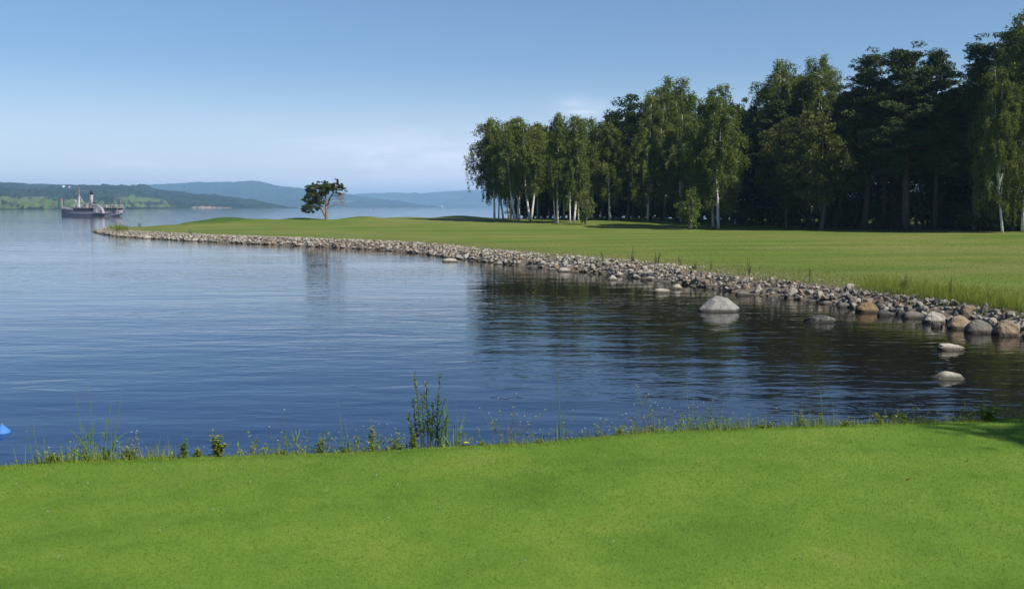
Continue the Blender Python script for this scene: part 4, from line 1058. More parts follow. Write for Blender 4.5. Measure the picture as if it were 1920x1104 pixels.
# the lone pine on the point
def lone_pine():
    g = ground_hit(612, 412.5); sc = g.y / FPX / 10.04
    def P(X, Y, d=0): return np.array([(X - 745) * sc, d, (935 - Y) * sc])
    rs = np.random.default_rng(77)
    t_ = thing('pine_tree', 'lone wind shaped pine standing on the grassy point by the lake', 'pine', (g.x, g.y, g.z - 0.1))
    tr = MB()
    def limb(pts, r0, r1):
        Q = np.array([P(*p) for p in pts]); m = np.linspace(0, 1, len(Q)); f = np.linspace(0, 1, len(Q) * 3)
        Q = np.stack([np.interp(f, m, Q[:, k]) for k in range(3)], -1); Q[1:-1] = (Q[:-2] + 2 * Q[1:-1] + Q[2:]) / 4
        tr.tube(Q, np.linspace(r0, r1, len(Q)), 7)
    limb([(745, 950), (748, 860), (750, 780), (748, 690), (742, 600), (735, 520), (720, 420), (730, 300)], 0.25, 0.05)
    limb([(728, 860), (700, 790), (650, 700), (610, 650), (540, 610), (450, 640), (380, 700)], 0.17, 0.05)
    limb([(610, 650), (560, 560), (480, 480), (420, 420)], 0.1, 0.03)
    limb([(745, 690, 0), (790, 600, 0.1), (800, 540), (840, 480), (900, 380), (950, 300), (965, 200)], 0.16, 0.03)
    limb([(765, 720), (800, 680), (860, 650), (960, 635), (1060, 650), (1160, 678)], 0.09, 0.015)
    limb([(742, 600), (700, 520), (650, 470), (600, 430)], 0.1, 0.03)
    limb([(840, 480), (920, 470), (1010, 455), (1080, 420)], 0.07, 0.012)
    limb([(800, 560), (900, 540), (1000, 540), (1110, 500)], 0.05, 0.01)
    limb([(735, 520, 0), (760, 440, -0.4), (800, 360, -0.8)], 0.09, 0.03)
    for q in range(70):                       # bare twigs on the right side
        x = rs.uniform(860, 1080); y = rs.uniform(420, 650); d = rs.uniform(-0.6, 0.6)
        tr.tube(np.array([P(x, y, d), P(x + rs.uniform(10, 45), y - rs.uniform(-8, 25), d + rs.uniform(-.2, .2)), P(x + rs.uniform(50, 95), y - rs.uniform(-20, 60), d + rs.uniform(-.3, .3))]), [0.02, 0.014, 0.008], 4, cap=False)
    tr.build('trunk', M['lone_bark'], t_, True)
    cl = [(330, 730, 55), (300, 760, 34), (410, 785, 45), (440, 700, 85), (370, 660, 55), (560, 660, 75), (500, 740, 55), (420, 590, 85), (550, 560, 95), (400, 500, 70), (500, 480, 95), (400, 400, 65), (470, 360, 80), (500, 420, 100), (600, 470, 95), (620, 340, 95), (420, 320, 40), (500, 280, 55), (500, 245, 22),
          (590, 265, 45), (560, 310, 60), (740, 300, 90), (720, 390, 85), (680, 420, 60), (770, 240, 48), (710, 245, 40), (850, 290, 75), (850, 350, 65), (800, 330, 60), (960, 240, 55), (960, 190, 30), (940, 165, 14), (1020, 270, 60), (1085, 330, 50), (1120, 360, 30), (985, 400, 55), (930, 340, 45), (1050, 290, 45), (640, 590, 60), (560, 735, 26), (660, 400, 80), (800, 290, 60), (880, 330, 55), (640, 300, 60), (360, 560, 45), (460, 620, 70), (1000, 330, 50), (900, 250, 40), (690, 470, 50), (340, 690, 50)]
    parts = []
    for (x, y, r) in cl:
        for k in range(max(3, int(r / 8))):
            c = P(x + rs.normal(0, r * 0.4), y + rs.normal(0, r * 0.4), rs.uniform(-1, 1) * (0.5 + r * sc * 1.6))
            rr = r * sc * rs.uniform(0.35, 0.62)
            C = blob_pts(rs, c, rr, int(70 + 70 * rr), 0.62, 0.3)
            parts.append(leaf_quads(C, rs, 0.06, 0.21, 0.0, rs.uniform(0.35, 0.9)))
    link('crown', crown_mesh('crown', M['pine_needle'], parts), t_)
lone_pine()
# ------------------------------------------------------------------ the paddle steamer
M['ship_white_shaded'] = plain('ship_white_shaded', (0.27, 0.255, 0.30), 0.5, 0.3, 0.08, 0.6)  # white paint with the hull side's lilac-grey shade put into the colour
M['ship_bright'] = plain('ship_bright', (0.55, 0.54, 0.55), 0.5, 0.3, 0.05)
M['ship_dark'] = plain('ship_dark', (0.02, 0.02, 0.022), 0.5)
M['ship_brown'] = plain('ship_brown', (0.06, 0.05, 0.05), 0.5)  # very dark brown of the trim, fittings and aft saloon
M['ship_wood'] = plain('ship_wood', (0.28, 0.17, 0.09), 0.6)
M['ship_deck'] = plain('ship_deck', (0.34, 0.27, 0.19), 0.7)
M['brass'] = plain('brass', (0.5, 0.36, 0.12), 0.35)
M['flag_red'] = plain('flag_red', (0.5, 0.03, 0.04), 0.7); M['flag_blue'] = plain('flag_blue', (0.02, 0.04, 0.2), 0.7)
M['foam'] = plain('foam', (0.75, 0.78, 0.8), 0.7)
SHIP_D = 372.0
YAW = math.radians(-20)
k_ = SHIP_D / FPX
def steamer():
    cx = (174 - 960) * k_
    t_ = thing('paddle_steamer', 'white paddle steamship with a tall black topped funnel out on the lake', 'ship', (cx, SHIP_D, 0), YAW)
    u = 1.13 * k_ / math.cos(YAW)
    X = lambda px: (px - 174) * u                  # along the hull
    Zp = lambda py: (405 - py) * k_                # height over the waterline
    # hull: lofted sections from the bow (left) to the stern
    st = np.array([114.8, 116, 120, 128, 140, 155, 172, 190, 206, 218, 226, 231, 233.5])
    hw = np.array([0.06, 0.30, 0.75, 1.35, 1.8, 2.05, 2.15, 2.1, 1.95, 1.7, 1.35, 0.85, 0.25])
    top = np.array([391.0, 391.2, 391.8, 392.6, 393.6, 394.4, 395, 395.2, 395, 394.4, 393.8, 393.4, 393.2])
    keel = np.array([407, 408, 409, 410, 411, 411, 411, 411, 410, 408, 404.5, 401.5, 399])
    prof = [(1.0, 0.0), (0.98, 0.35), (0.93, 0.7), (0.72, 0.92), (0.12, 1.0)]
    V = []; m = len(prof) * 2
    for s_, w_, a, b in zip(st, hw, top, keel):
        row = [(X(s_), -w_ * p, Zp(a + (b - a) * q)) for p, q in prof]
        row += [(x, -y, z) for x, y, z in reversed(row)]
        V += row
    F = []
    for r in range(len(st) - 1):
        for j in range(m - 1): F.append((r * m + j, r * m + j + 1, (r + 1) * m + j + 1, (r + 1) * m + j))
    F += [tuple(range(m)), tuple(range((len(st) - 1) * m + m - 1, (len(st) - 1) * m - 1, -1))]
    b = MB(); b.add(V, F); hull = b.build('hull', M['ship_white_shaded'], t_, False)
    b = MB()                                          # deck inside the bulwark
    V = [(X(s_), sg * w_ * 0.97, Zp(a + 1.6)) for s_, w_, a in zip(st, hw, top) for sg in (-1, 1)]
    b.add(V, [(2 * r, 2 * r + 2, 2 * r + 3, 2 * r + 1) for r in range(len(st) - 1)]); b.build('main_deck', M['ship_deck'], t_)
    b = MB()
    for sg in (-1, 1):                                # rubbing strake / rail line
        b.tube([(X(s_), sg * (w_ + 0.02), Zp(a)) for s_, w_, a in zip(st, hw, top)], 0.07, 5)
    b.build('gunwale', M['ship_brown'], hull)
    b = MB()
    for sg in (-1, 1):
        b.tube([(X(s_), sg * (w_ * 0.985 + 0.03), Zp(a + (bb - a) * 0.4)) for s_, w_, a, bb in zip(st, hw, top, keel)], 0.05, 5)
    b.build('rubbing_strake', M['ship_brown'], hull)
    for s_ in np.linspace(122, 160, 9):
        w_ = np.interp(s_, st, hw); a = np.interp(s_, st, top)
        p = MB(); p.tube([(X(s_), -w_ * 0.97 - 0.03, Zp(a + 4.6)), (X(s_), -w_ * 0.97 + 0.05, Zp(a + 4.6))], 0.12, 8); p.build('porthole', M['ship_dark'], hull)
    # foredeck rails
    b = MB()
    for zz in (2.2, 4.0):
        for sg in (-1, 1): b.tube([(X(s_), sg * np.interp(s_, st, hw) * 0.95, Zp(np.interp(s_, st, top) - zz)) for s_ in np.linspace(116, 146, 9)], 0.025, 4)
    for s_ in np.linspace(116, 146, 13):
        for sg in (-1, 1):
            y = sg * np.interp(s_, st, hw) * 0.95; z0 = np.interp(s_, st, top); b.tube([(X(s_), y, Zp(z0)), (X(s_), y, Zp(z0 - 4.0))], 0.025, 4)
    b.build('foredeck_rail', M['ship_bright'], t_)
    b = MB(); b.box((X(133), 0, Zp(392.3)), (2.2, 1.2, 0.5)); b.build('hatch', M['ship_white_shaded'], t_)
    b = MB(); b.tube([(X(122), 0, Zp(392)), (X(122), 0, Zp(389.5))], 0.25, 8); b.build('capstan', M['ship_brown'], t_)
    # long saloon with its dark window row
    b = MB(); b.box(((X(144) + X(188)) / 2, 0, Zp(392.6)), (X(188) - X(144), 3.3, 5.6 * k_)); b.build('saloon', M['ship_white_shaded'], t_)
    for s_ in np.arange(146.5, 186, 2.9):
        w = MB(); w.box((X(s_), -1.67, Zp(392.7)), (0.42, 0.06, 0.62)); fr = w.build('window', M['ship_brown'], t_)
        w = MB(); w.box((X(s_), -1.705, Zp(392.7)), (0.30, 0.02, 0.48)); w.build('pane', M['pane_dark'], fr)
    b = MB(); b.box((X(181.5), -1.69, Zp(393)), (1.5, 0.08, 0.95)); b.build('gangway_door', M['ship_dark'], t_)
    b = MB(); b.box(((X(142) + X(232)) / 2, 0, Zp(389.5)), (X(232) - X(142), 4.1, 0.10)); b.build('upper_deck', M['ship_deck'], t_)
    b = MB()
    for zz in (1.8, 3.6, 5.2):
        for sg in (-1, 1): b.tube([(X(s_), sg * 2.0, Zp(389.2 - zz)) for s_ in (142, 170, 200, 232)], 0.022, 4)
        b.tube([(X(232), -2.0, Zp(389.2 - zz)), (X(232), 2.0, Zp(389.2 - zz))], 0.022, 4)
    for s_ in np.linspace(142, 232, 34):
        for sg in (-1, 1): b.tube([(X(s_), sg * 2.0, Zp(389.2)), (X(s_), sg * 2.0, Zp(384))], 0.022, 4)
    b.build('upper_deck_rail', M['ship_bright'], t_)
    b = MB()
    for s_ in np.linspace(208, 232, 9):
        for sg in (-1, 1): b.tube([(X(s_), sg * 1.85, Zp(394.4)), (X(s_), sg * 1.85, Zp(389.5))], 0.04, 5)
    b.build('deck_stanchion', M['ship_bright'], t_)
    b = MB(); b.box(((X(209) + X(228)) / 2, 0, Zp(392)), (X(228) - X(209), 2.6, 4.4 * k_)); b.build('aft_saloon', M['ship_brown'], t_)
    for s_ in np.arange(211, 228, 3.0):
        w = MB(); w.box((X(s_), -1.32, Zp(391.9)), (0.4, 0.05, 0.55)); w.build('window', M['pane_dark'], t_)
    # paddle boxes with wheels inside
    for sg in (-1, 1):
        b = MB(); a = np.linspace(0, math.pi, 15); c = X(198); r = 9.2 * u; r2 = 2.5
        V = []
        for y in (1.9 * sg, 3.1 * sg): V += [(c - r * math.cos(q), y, Zp(399.6) + r2 * math.sin(q) ** 0.8) for q in a]
        n = len(a); F = [(j, j + 1, n + j + 1, n + j) for j in range(n - 1)] + [tuple(range(n)), tuple(range(2 * n - 1, n - 1, -1))]
        b.add(V, F); pb = b.build('paddle_box', M['ship_white_shaded'], t_)
        b = MB()
        for j in range(7):
            q = math.pi * (0.12 + 0.76 * j / 6); b.tube([(c, 3.14 * sg, Zp(398.8)), (c - r * 0.82 * math.cos(q), 3.14 * sg, Zp(399.2) + r2 * 0.82 * math.sin(q))], 0.05, 4)
        b.build('vent_slat', M['ship_bright'], pb)
        b = MB(); b.box((c, 2.5 * sg, Zp(400)), (r * 2.5, 1.3, 0.16)); b.build('sponson', M['ship_brown'], t_)
        b = MB()
        for j in range(10):
            q = 2 * math.pi * j / 10; b.box((c + 1.45 * math.cos(q), 2.5 * sg, Zp(400) + 0.25 + 1.45 * math.sin(q)), (0.35, 0.9, 0.1), 0)
        b.tube([(c, 1.9 * sg, Zp(400) + 0.25), (c, 3.0 * sg, Zp(400) + 0.25)], 0.2, 8)
        b.build('paddle_wheel', M['ship_brown'], t_)
    # funnel, slightly raked aft
    b = MB(); b.tube([(X(174.6), 0, Zp(389.5)), (X(175.6), 0, Zp(365.5))], [0.60, 0.56], 18); fn = b.build('funnel', M['ship_white_shaded'], t_, True)
    b = MB(); b.tube([(X(175.6), 0, Zp(365.5)), (X(176), 0, Zp(356.8))], [0.565, 0.60], 18); b.build('funnel_top', M['ship_dark'], fn, True)
    b = MB(); b.tube([(X(175.55), 0, Zp(366.4)), (X(175.62), 0, Zp(365.4))], 0.62, 18); b.build('funnel_band', M['ship_bright'], fn, True)
    b = MB(); b.tube([(X(173.2), -0.45, Zp(389)), (X(173.8), -0.45, Zp(366))], 0.06, 6); b.build('steam_pipe', M['brass'], fn)
    b = MB()
    for sg in (-1, 1):
        for s_ in (165, 187): b.tube([(X(175.4), sg * 0.5, Zp(368)), (X(s_), sg * 1.9, Zp(389))], 0.02, 4)
    b.build('funnel_stay', M['ship_brown'], fn)
    b = MB(); b.tube([(X(181), -0.5, Zp(389.5)), (X(181), -0.5, Zp(382))], 0.20, 10); vt = b.build('ventilator', M['ship_white_shaded'], t_)
    b = MB(); b.tube([(X(181), -0.5, Zp(382)), (X(181), -0.5, Zp(379.6)), (X(180.7), -0.5, Zp(378.6))], [0.26, 0.34, 0.15], 10); b.build('cowl', M['ship_dark'], vt)
    # bridge
    b = MB(); b.box((X(166), 0, Zp(386.2)), (1.9, 2.2, 1.4)); wh = b.build('wheelhouse', M['ship_white_shaded'], t_)
    for q in (-0.55, 0.0, 0.55):
        w = MB(); w.box((X(166) + q, -1.115, Zp(385.4)), (0.42, 0.05, 0.5)); w.build('window', M['pane_dark'], wh)
    b = MB(); b.box((X(166), 0, Zp(382.5)), (2.3, 2.6, 0.1)); b.build('roof', M['ship_bright'], wh)
    # mast with shrouds, boom and pennant
    b = MB(); b.tube([(X(151.5), 0, Zp(392)), (X(151.4), 0, Zp(370))], [0.16, 0.13], 8); ms = b.build('mast', M['ship_bright'], t_)
    b = MB(); b.tube([(X(151.4), 0, Zp(370)), (X(151.3), 0, Zp(355.5)), (X(151.3), 0, Zp(345))], [0.15, 0.12, 0.05], 8); b.build('topmast', M['ship_wood'], ms)
    b = MB()
    for sg in (-1, 1):
        for s_, zt in ((157.5, 364), (155, 366), (146.5, 366), (159.5, 368)): b.tube([(X(151.4), 0, Zp(zt)), (X(s_), sg * 1.9, Zp(390))], 0.035, 4)
    b.tube([(X(151.3), 0, Zp(357)), (X(116.5), 0, Zp(389))], 0.02, 4); b.tube([(X(151.3), 0, Zp(357)), (X(175), 0, Zp(359))], 0.015, 4)
    b.build('shroud', M['ship_bright'], ms)
    b = MB(); b.tube([(X(151), 0, Zp(383)), (X(141.5), 0, Zp(374)), (X(140.8), 0, Zp(373.4))], [0.07, 0.06, 0.05], 6); b.tube([(X(147.5), 0.2, Zp(389)), (X(141.5), 0.2, Zp(376))], 0.05, 6); b.build('boom', M['ship_bright'], ms)
    b = MB(); z0 = Zp(345.2)
    b.add([(X(151.4), 0.0, z0), (X(152.6), -0.05, z0 - 0.25), (X(154.8), 0.08, z0 - 0.75), (X(154.9), 0.1, z0 - 1.15), (X(152.8), -0.02, z0 - 0.85), (X(151.4), 0, z0 - 0.72)], [(0, 1, 4, 5), (1, 2, 3, 4)])
    b.build('pennant', M['flag_blue'], ms)
    b = MB(); b.tube([(X(117), 0, Zp(391)), (X(116.6), 0, Zp(371))], 0.05, 6); js = b.build('jackstaff', M['ship_bright'], t_)
    b = MB(); b.add([(X(116.8), 0, Zp(374)), (X(118.8), 0.08, Zp(374.6)), (X(118.9), 0.08, Zp(376.8)), (X(116.8), 0, Zp(376.3))], [(0, 1, 2, 3)]); b.build('flag', M['flag_red'], js)
    b = MB(); b.tube([(X(231), 0, Zp(389)), (X(232.2), 0, Zp(375))], 0.05, 6); es = b.build('ensign_staff', M['ship_bright'], t_)
    b = MB(); b.add([(X(232), 0, Zp(377)), (X(233.6), 0.1, Zp(378.4)), (X(233.2), 0.1, Zp(382.4)), (X(231.7), 0, Zp(380.6))], [(0, 1, 2, 3)]); b.build('flag', M['flag_red'], es)
    # lifeboat on davits
    b = MB(); xs_ = np.linspace(-1, 1, 9)
    V = []
    for q in xs_:
        w_ = 0.42 * (1 - q * q) ** 0.6 + 0.02; V += [(X(190) + q * 1.5, -1.75 - w_, Zp(384.6)), (X(190) + q * 1.5, -1.75, Zp(387.8) + 0.12 * q * q), (X(190) + q * 1.5, -1.75 + w_, Zp(384.6))]
    b.add(V, [(3 * r + j, 3 * r + j + 1, 3 * r + j + 4, 3 * r + j + 3) for r in range(8) for j in range(2)] + [(3 * r, 3 * r + 3, 3 * r + 5, 3 * r + 2) for r in range(8)])
    b.build('lifeboat', M['ship_bright'], t_)
    b = MB()
    for q in (-1.1, 1.1): b.tube([(X(190) + q, -1.3, Zp(389.4)), (X(190) + q, -1.3, Zp(383)), (X(190) + q, -1.75, Zp(382.2))], 0.05, 5)
    b.build('davit', M['ship_white_shaded'], t_)
    b = MB(); b.box((X(200), 0.2, Zp(387.6)), (1.7, 1.5, 0.75)); b.build('deck_house', M['ship_white_shaded'], t_)
    return t_, X, Zp
ship, SX, SZ = steamer()

def person_mesh(cloth, trouser, skin):
    """one continuous small figure, lofted from feet to crown, with arms drawn out of the shoulders"""
    b = bmesh.new()
    me = bpy.data.meshes.new('person')
    pts = [(0, 0, 0.95), (0, 0, 1.2), (0, 0, 1.42), (0, 0, 1.52), (0, -0.01, 1.62), (0, 0, 1.74), (0.09, 0, 0.86), (0.10, 0.01, 0.48), (0.10, 0, 0.06), (0.10, -0.12, 0.03), (-0.09, 0, 0.86), (-0.10, -0.02, 0.48), (-0.10, 0, 0.06), (-0.10, -0.12, 0.03),
           (0.19, 0, 1.40), (0.24, 0.02, 1.12), (0.22, -0.08, 0.88), (-0.19, 0, 1.40), (-0.24, 0.02, 1.12), (-0.20, -0.16, 1.0)]
    ed = [(0, 1), (1, 2), (2, 3), (3, 4), (4, 5), (0, 6), (6, 7), (7, 8), (8, 9), (0, 10), (10, 11), (11, 12), (12, 13), (2, 14), (14, 15), (15, 16), (2, 17), (17, 18), (18, 19)]
    rad = [0.15, 0.14, 0.15, 0.06, 0.10, 0.08, 0.09, 0.065, 0.045, 0.035, 0.09, 0.065, 0.045, 0.035, 0.065, 0.045, 0.035, 0.065, 0.045, 0.035]
    me.from_pydata(pts, ed, [])
    o = bpy.data.objects.new('tmp', me); COL.objects.link(o)
    o.modifiers.new('skin', 'SKIN')
    for v, r in zip(me.skin_vertices[0].data, rad): v.radius = (r, r * 0.85)
    me.skin_vertices[0].data[0].use_root = True
    dg = bpy.context.evaluated_depsgraph_get(); m2 = bpy.data.meshes.new_from_object(o.evaluated_get(dg))
    bpy.data.objects.remove(o)
    for m in (cloth, trouser, skin): m2.materials.append(m)
    for p in m2.polygons:
        z = p.center.z; p.material_index = 2 if z > 1.5 or (z < 1.02 and abs(p.center.x) > 0.17) else (1 if z < 0.95 else 0)
    m2.name = 'person'; return m2
CL = {'dark blue': (0.02, 0.03, 0.08), 'red': (0.35, 0.04, 0.04), 'black': (0.02, 0.02, 0.02), 'white': (0.6, 0.6, 0.58), 'grey': (0.15, 0.15, 0.16)}
M['skin'] = plain('skin', (0.45, 0.28, 0.2)); M['trouser'] = plain('trouser', (0.03, 0.03, 0.045))
PM = {k: person_mesh(plain('cloth_' + k.replace(' ', '_'), v), M['trouser'], M['skin']) for k, v in CL.items()}
ca, sa = math.cos(YAW), math.sin(YAW)
def passenger(spx, y, col, where):
    o = link('person', PM[col]); lx = SX(spx); z = SZ(389.5) + 0.05
    o.location = (ship.location.x + lx * ca - y * sa, ship.location.y + lx * sa + y * ca, z)
    o.rotation_euler = (0, 0, rng.uniform(0, 6.28)); o.scale = (0.62, 0.62, 0.62 * rng.uniform(0.92, 1.08))
    tag(o, 'passenger in a %s top standing on the %s upper deck of the steamship' % (col, where), 'person', 'passengers in %s on the %s upper deck of the steamship' % (col, where))
for k in range(22):
    passenger(rng.uniform(207, 231), rng.choice([-1.75, -1.5, -0.8, 0.4, 1.2]), rng.choice(['dark blue', 'black', 'red', 'grey', 'black', 'white']), 'aft')
for k in range(6):
    passenger(rng.uniform(186, 205), rng.choice([-1.2, -0.5, 0.6]), rng.choice(['dark blue', 'black', 'grey']), 'middle')
for k in range(4):
    passenger(rng.uniform(153, 172), rng.choice([-1.5, 1.3]), rng.choice(['dark blue', 'red', 'white']), 'forward')

# ------------------------------------------------------------------ blue float at the left
p = unproj(4, 811, 0.0); s_ = p[1] / FPX
t_ = thing('mooring_buoy', 'small blue cone shaped float in the water at the left edge', 'buoy', (p[0], p[1], 0))
b = MB(); q = np.array([-0.06, 0.0, 0.02, 0.045, 0.075, 0.105, 0.122, 0.13]); r = np.array([0.10, 0.13, 0.128, 0.108, 0.078, 0.050, 0.028, 0.008])
b.tube(np.stack([0 * q, 0 * q, q], -1), r, 20); b.build('float_body', M['blue_plastic'], t_, True)
b = MB(); a = np.linspace(0, 2 * np.pi, 13); b.tube(np.stack([0.012 * np.cos(a), 0 * a, 0.137 + 0.012 * np.sin(a)], -1), 0.004, 5); b.build('eyelet', M['rope'], t_)

# ------------------------------------------------------------------ near lawn: blades, weeds, flowers
def blades(x, y, z, h, w, rs, lean=0.6, tint=None):
    n = len(x); a = rs.uniform(0, 2 * np.pi, n); c, s = np.cos(a), np.sin(a)
    la = rs.uniform(0, 2 * np.pi, n); ll = h * lean * rs.random(n)
    B = np.stack([x, y, z], -1)
    V = np.stack([B + np.stack([-c * w, -s * w, 0 * c], -1) / 2, B + np.stack([c * w, s * w, 0 * c], -1) / 2, B + np.stack([np.cos(la) * ll, np.sin(la) * ll, h], -1)], 1).reshape(-1, 3)
    return V, np.arange(3 * n), np.full(n, 3), (rs.beta(2.2, 2.6, n) if tint is None else tint)
rs = np.random.default_rng(5)
n = 420000
x = rs.uniform(-6.2, 6.6, n); v = rs.random(n) ** 0.8
ye_ = edge_y(x); y = 3.1 + (ye_ + 0.05 - 3.1) * v
ok = np.abs(x) < 0.62 * y + 0.9
x = x[ok]; y = y[ok]
patch = vnoise(x, y, 0.8, 2) * 0.45 + vnoise(x, y, 0.28, 3) * 0.3 + vnoise(x, y, 0.11, 12) * 0.25
yb = np.clip(1 - (edge_y(x) - y) / 1.6, 0, 1)
tint = np.clip(0.36 + 0.85 * (patch - 0.5) + 0.20 * yb + rs.normal(0, 0.13, len(x)) + 0.35 * (vnoise(x, y, 2.2, 9) - 0.5), 0, 0.9)
tint = np.where(rs.random(len(x)) < 0.03 + 0.05 * yb + 0.12 * np.clip(vnoise(x, y, 0.9, 41) - 0.68, 0, 1) * 3, 1.0, tint)
hgt = rs.uniform(0.006, 0.019, len(x)) * (0.8 + 0.5 * patch)
V, F, S, T = blades(x, y, lawn_z(x, y) - 0.004, hgt, rs.uniform(0.002, 0.004, len(x)), rs, 1.7, tint)
link('lawn_grass', np_mesh('lawn_grass', V, F, S, [M['turf_blade']], False, {'tint': ('FACE', T)}), kind='stuff')
# ragged fringe of taller grass along the brink
n = 15000
x = rs.uniform(-6.5, 9.5, n); off = rs.normal(0.02, 0.09, n); y = edge_y(x) + off
hgt = rs.uniform(0.015, 0.06, n) * np.where(rs.random(n) < 0.05, 2.4, 1.0) * (0.4 + 1.0 * vnoise(x, x * 0, 0.35, 17)) * (1 + 1.2 * (vnoise(x, x * 0, 1.3, 21) > 0.62))
z = np.where(off > 0, LAWN_Z - 0.05 - off * 1.1, lawn_z(x, y)) - 0.005
V, F, S, T = blades(x, y, z, hgt, rs.uniform(0.002, 0.0045, n), rs, 0.8, np.clip(rs.normal(0.6, 0.25, n), 0, 1))
link('fringe_grass', np_mesh('fringe_grass', V, F, S, [M['weed_leaf']], False, {'tint': ('FACE', T)}), kind='stuff')
# broad leaved ground weeds on the brink
n = 15000
x = rs.uniform(-6.5, 9.5, n); off = np.abs(rs.normal(0.0, 0.10, n)); y = edge_y(x) + off + 0.02
dens = vnoise(x, x * 0, 0.5, 31); keep = rs.random(n) < np.clip((dens - 0.25) * 1.6, 0.12, 1); x, y, off = x[keep], y[keep], off[keep]
C = np.stack([x, y, LAWN_Z - 0.05 - off * 1.0 + rs.beta(1.2, 2.2, len(x)) * 0.19 * (0.25 + dens[keep])], -1)
V, F, T = leaf_quads(C, rs, 0.012, 0.026, 0.0)
CC = [C]; TT2 = [T]; VV2 = [V]; nst = 900
xs2 = rs.uniform(-6.5, 9.5, nst); xs2 = xs2[rs.random(nst) < np.clip((vnoise(xs2, xs2 * 0, 0.45, 51) - 0.25) * 2.0, 0.15, 1)]
for x0 in xs2:                                   # young stalks set with small leaves
    hh = rs.uniform(0.05, 0.19) * rs.uniform(0.5, 1.2); m = int(8 + hh * 110); q = np.sort(rs.random(m)); of = abs(rs.normal(0.03, 0.06)); lx, ly = rs.normal(0, 0.25, 2) * hh
    Cq = np.stack([x0 + lx * q + rs.normal(0, 0.006, m), edge_y(np.full(m, x0)) + of + ly * q + rs.normal(0, 0.006, m), LAWN_Z - 0.05 - of + hh * q], -1)
    v2, f2, t2 = leaf_quads(Cq, rs, 0.007, 0.024, -0.2, rs.uniform(0.35, 0.85)); VV2.append(v2); TT2.append(t2)
V = np.concatenate(VV2); T = np.concatenate(TT2); F = np.arange(len(V)).reshape(-1, 4)
link('bank_weeds', np_mesh('bank_weeds', V, F, np.full(len(F), 4), [M['weed_leaf']], False, {'tint': ('FACE', T)}), kind='stuff')
# tall grass over the far bank at the right, and the tuft on the point
VV = []; SS = []; TT = []
def tuft(pxa, pxb, pya, pyb, n, h0, h1):
    for q in range(n):
        f_ = rs.random(); px = pxa + (pxb - pxa) * f_; base = pya + (pyb - pya) * f_ + rs.normal(0, 4)
        g = FG(px, base)
        if g is None: continue
        VV.append((g[0], g[1], g[2], rs.uniform(h0, h1)))
_cache = {}
def FG(px, py):
    kx = (round(px / 6), round(py / 3))
    if kx not in _cache: _cache[kx] = ground_hit(kx[0] * 6, kx[1] * 3)
    g = _cache[kx]
    if g is None: return None
    x = g.x + rs.normal(0, 0.25); y = g.y + rs.normal(0, 0.35); return (x, y, None)
def tall(pxa, pxb, pya, pyb, n, h0, h1, sd=4):
    P = []
    for q in range(n):
        f_ = rs.random(); g = FG(pxa + (pxb - pxa) * f_, pya + (pyb - pya) * f_ + rs.normal(0, sd))
        if g: P.append((g[0], g[1], rs.uniform(h0, h1)))
    return P
P = tall(1610, 1930, 540, 585, 7500, 0.10, 0.42, 8) + tall(1640, 1900, 530, 566, 2600, 0.12, 0.5, 5) + tall(1420, 1620, 522, 541, 900, 0.06, 0.22, 3) + tall(1250, 1420, 502, 520, 420, 0.06, 0.18, 2) + tall(204, 238, 431, 433, 900, 0.3, 0.95, 1) + tall(238, 420, 434, 441, 500, 0.1, 0.3, 1)
P = np.array(P); S_ = sdist(P[:, 0], P[:, 1]); P = P[S_ > np.where(rs.random(len(P)) < 0.12, 0.6, 1.1)]
z = terr(P[:, 0], P[:, 1])
V, F, S, T = blades(P[:, 0], P[:, 1], z - 0.02, P[:, 2], np.where(P[:, 1] > 80, 0.04, 0.013), rs, 0.6, np.clip(rs.normal(0.45, 0.25, len(P)), 0, 1))
link('bank_grass', np_mesh('bank_grass', V, F, S, [M['weed_leaf']], False, {'tint': ('FACE', T)}), kind='stuff')

# short grass that gives the nearer fairway its grain
n = 90000
d_ = 27 + 58 * rs.random(n) ** 1.3; u_ = rs.uniform(-0.30, 0.56, n); x = u_ * d_; S_ = sdist(x, d_); k_ok = S_ > 2.2
x, y, S_ = x[k_ok], d_[k_ok], S_[k_ok]
near_edge = np.clip((7 - S_) / 5, 0, 1)
V, F, S, T = blades(x, y, terr(x, y, S_) - 0.01, rs.uniform(0.02, 0.05, len(x)) * (1 + 1.6 * near_edge * rs.random(len(x))), rs.uniform(0.02, 0.05, len(x)), rs, 1.2, np.clip(rs.normal(0.45, 0.2, len(x)) + 0.15 * near_edge, 0, 1))
link('fairway_grass', np_mesh('fairway_grass', V, F, S, [M['fairway_blade']], False, {'tint': ('FACE', T)}), kind='stuff')

# ---- individual weeds on the far bank
def far_weed(px, py, hpx, wpx, label, n=6, mat='dark_weed'):
    g = ground_hit(px, py); k = g.y / FPX; h = hpx * k; w = wpx * k
    t_ = thing('weed_plant', label, 'plant', (g.x, g.y, g.z - 0.03)); b = MB(); parts = []
    for q in range(n):
        a = rs.uniform(0, 6.28); r = w * 0.5 * rs.random() ** 0.7; top = np.array([math.cos(a) * r, math.sin(a) * r, h * rs.uniform(0.45, 1.05)])
        b.tube([(top[0] * 0.4, top[1] * 0.4, 0), top * [0.7, 0.7, 0.5], top], [0.010, 0.008, 0.004], 4, cap=False)
        m = 22; s = rs.uniform(0.1, 1, m); C = np.stack([top[0] * (0.4 + 0.6 * s), top[1] * (0.4 + 0.6 * s), top[2] * s], -1) + rs.normal(0, 0.045, (m, 3)) * (1.3 - s[:, None])
        parts.append(leaf_quads(C, rs, 0.022, 0.09, 0.0, 0.45))
    b.build('stem', M['dark_stem' if mat == 'dark_weed' else 'weed_leaf'], t_); link('foliage', crown_mesh('foliage', M[mat], parts), t_)
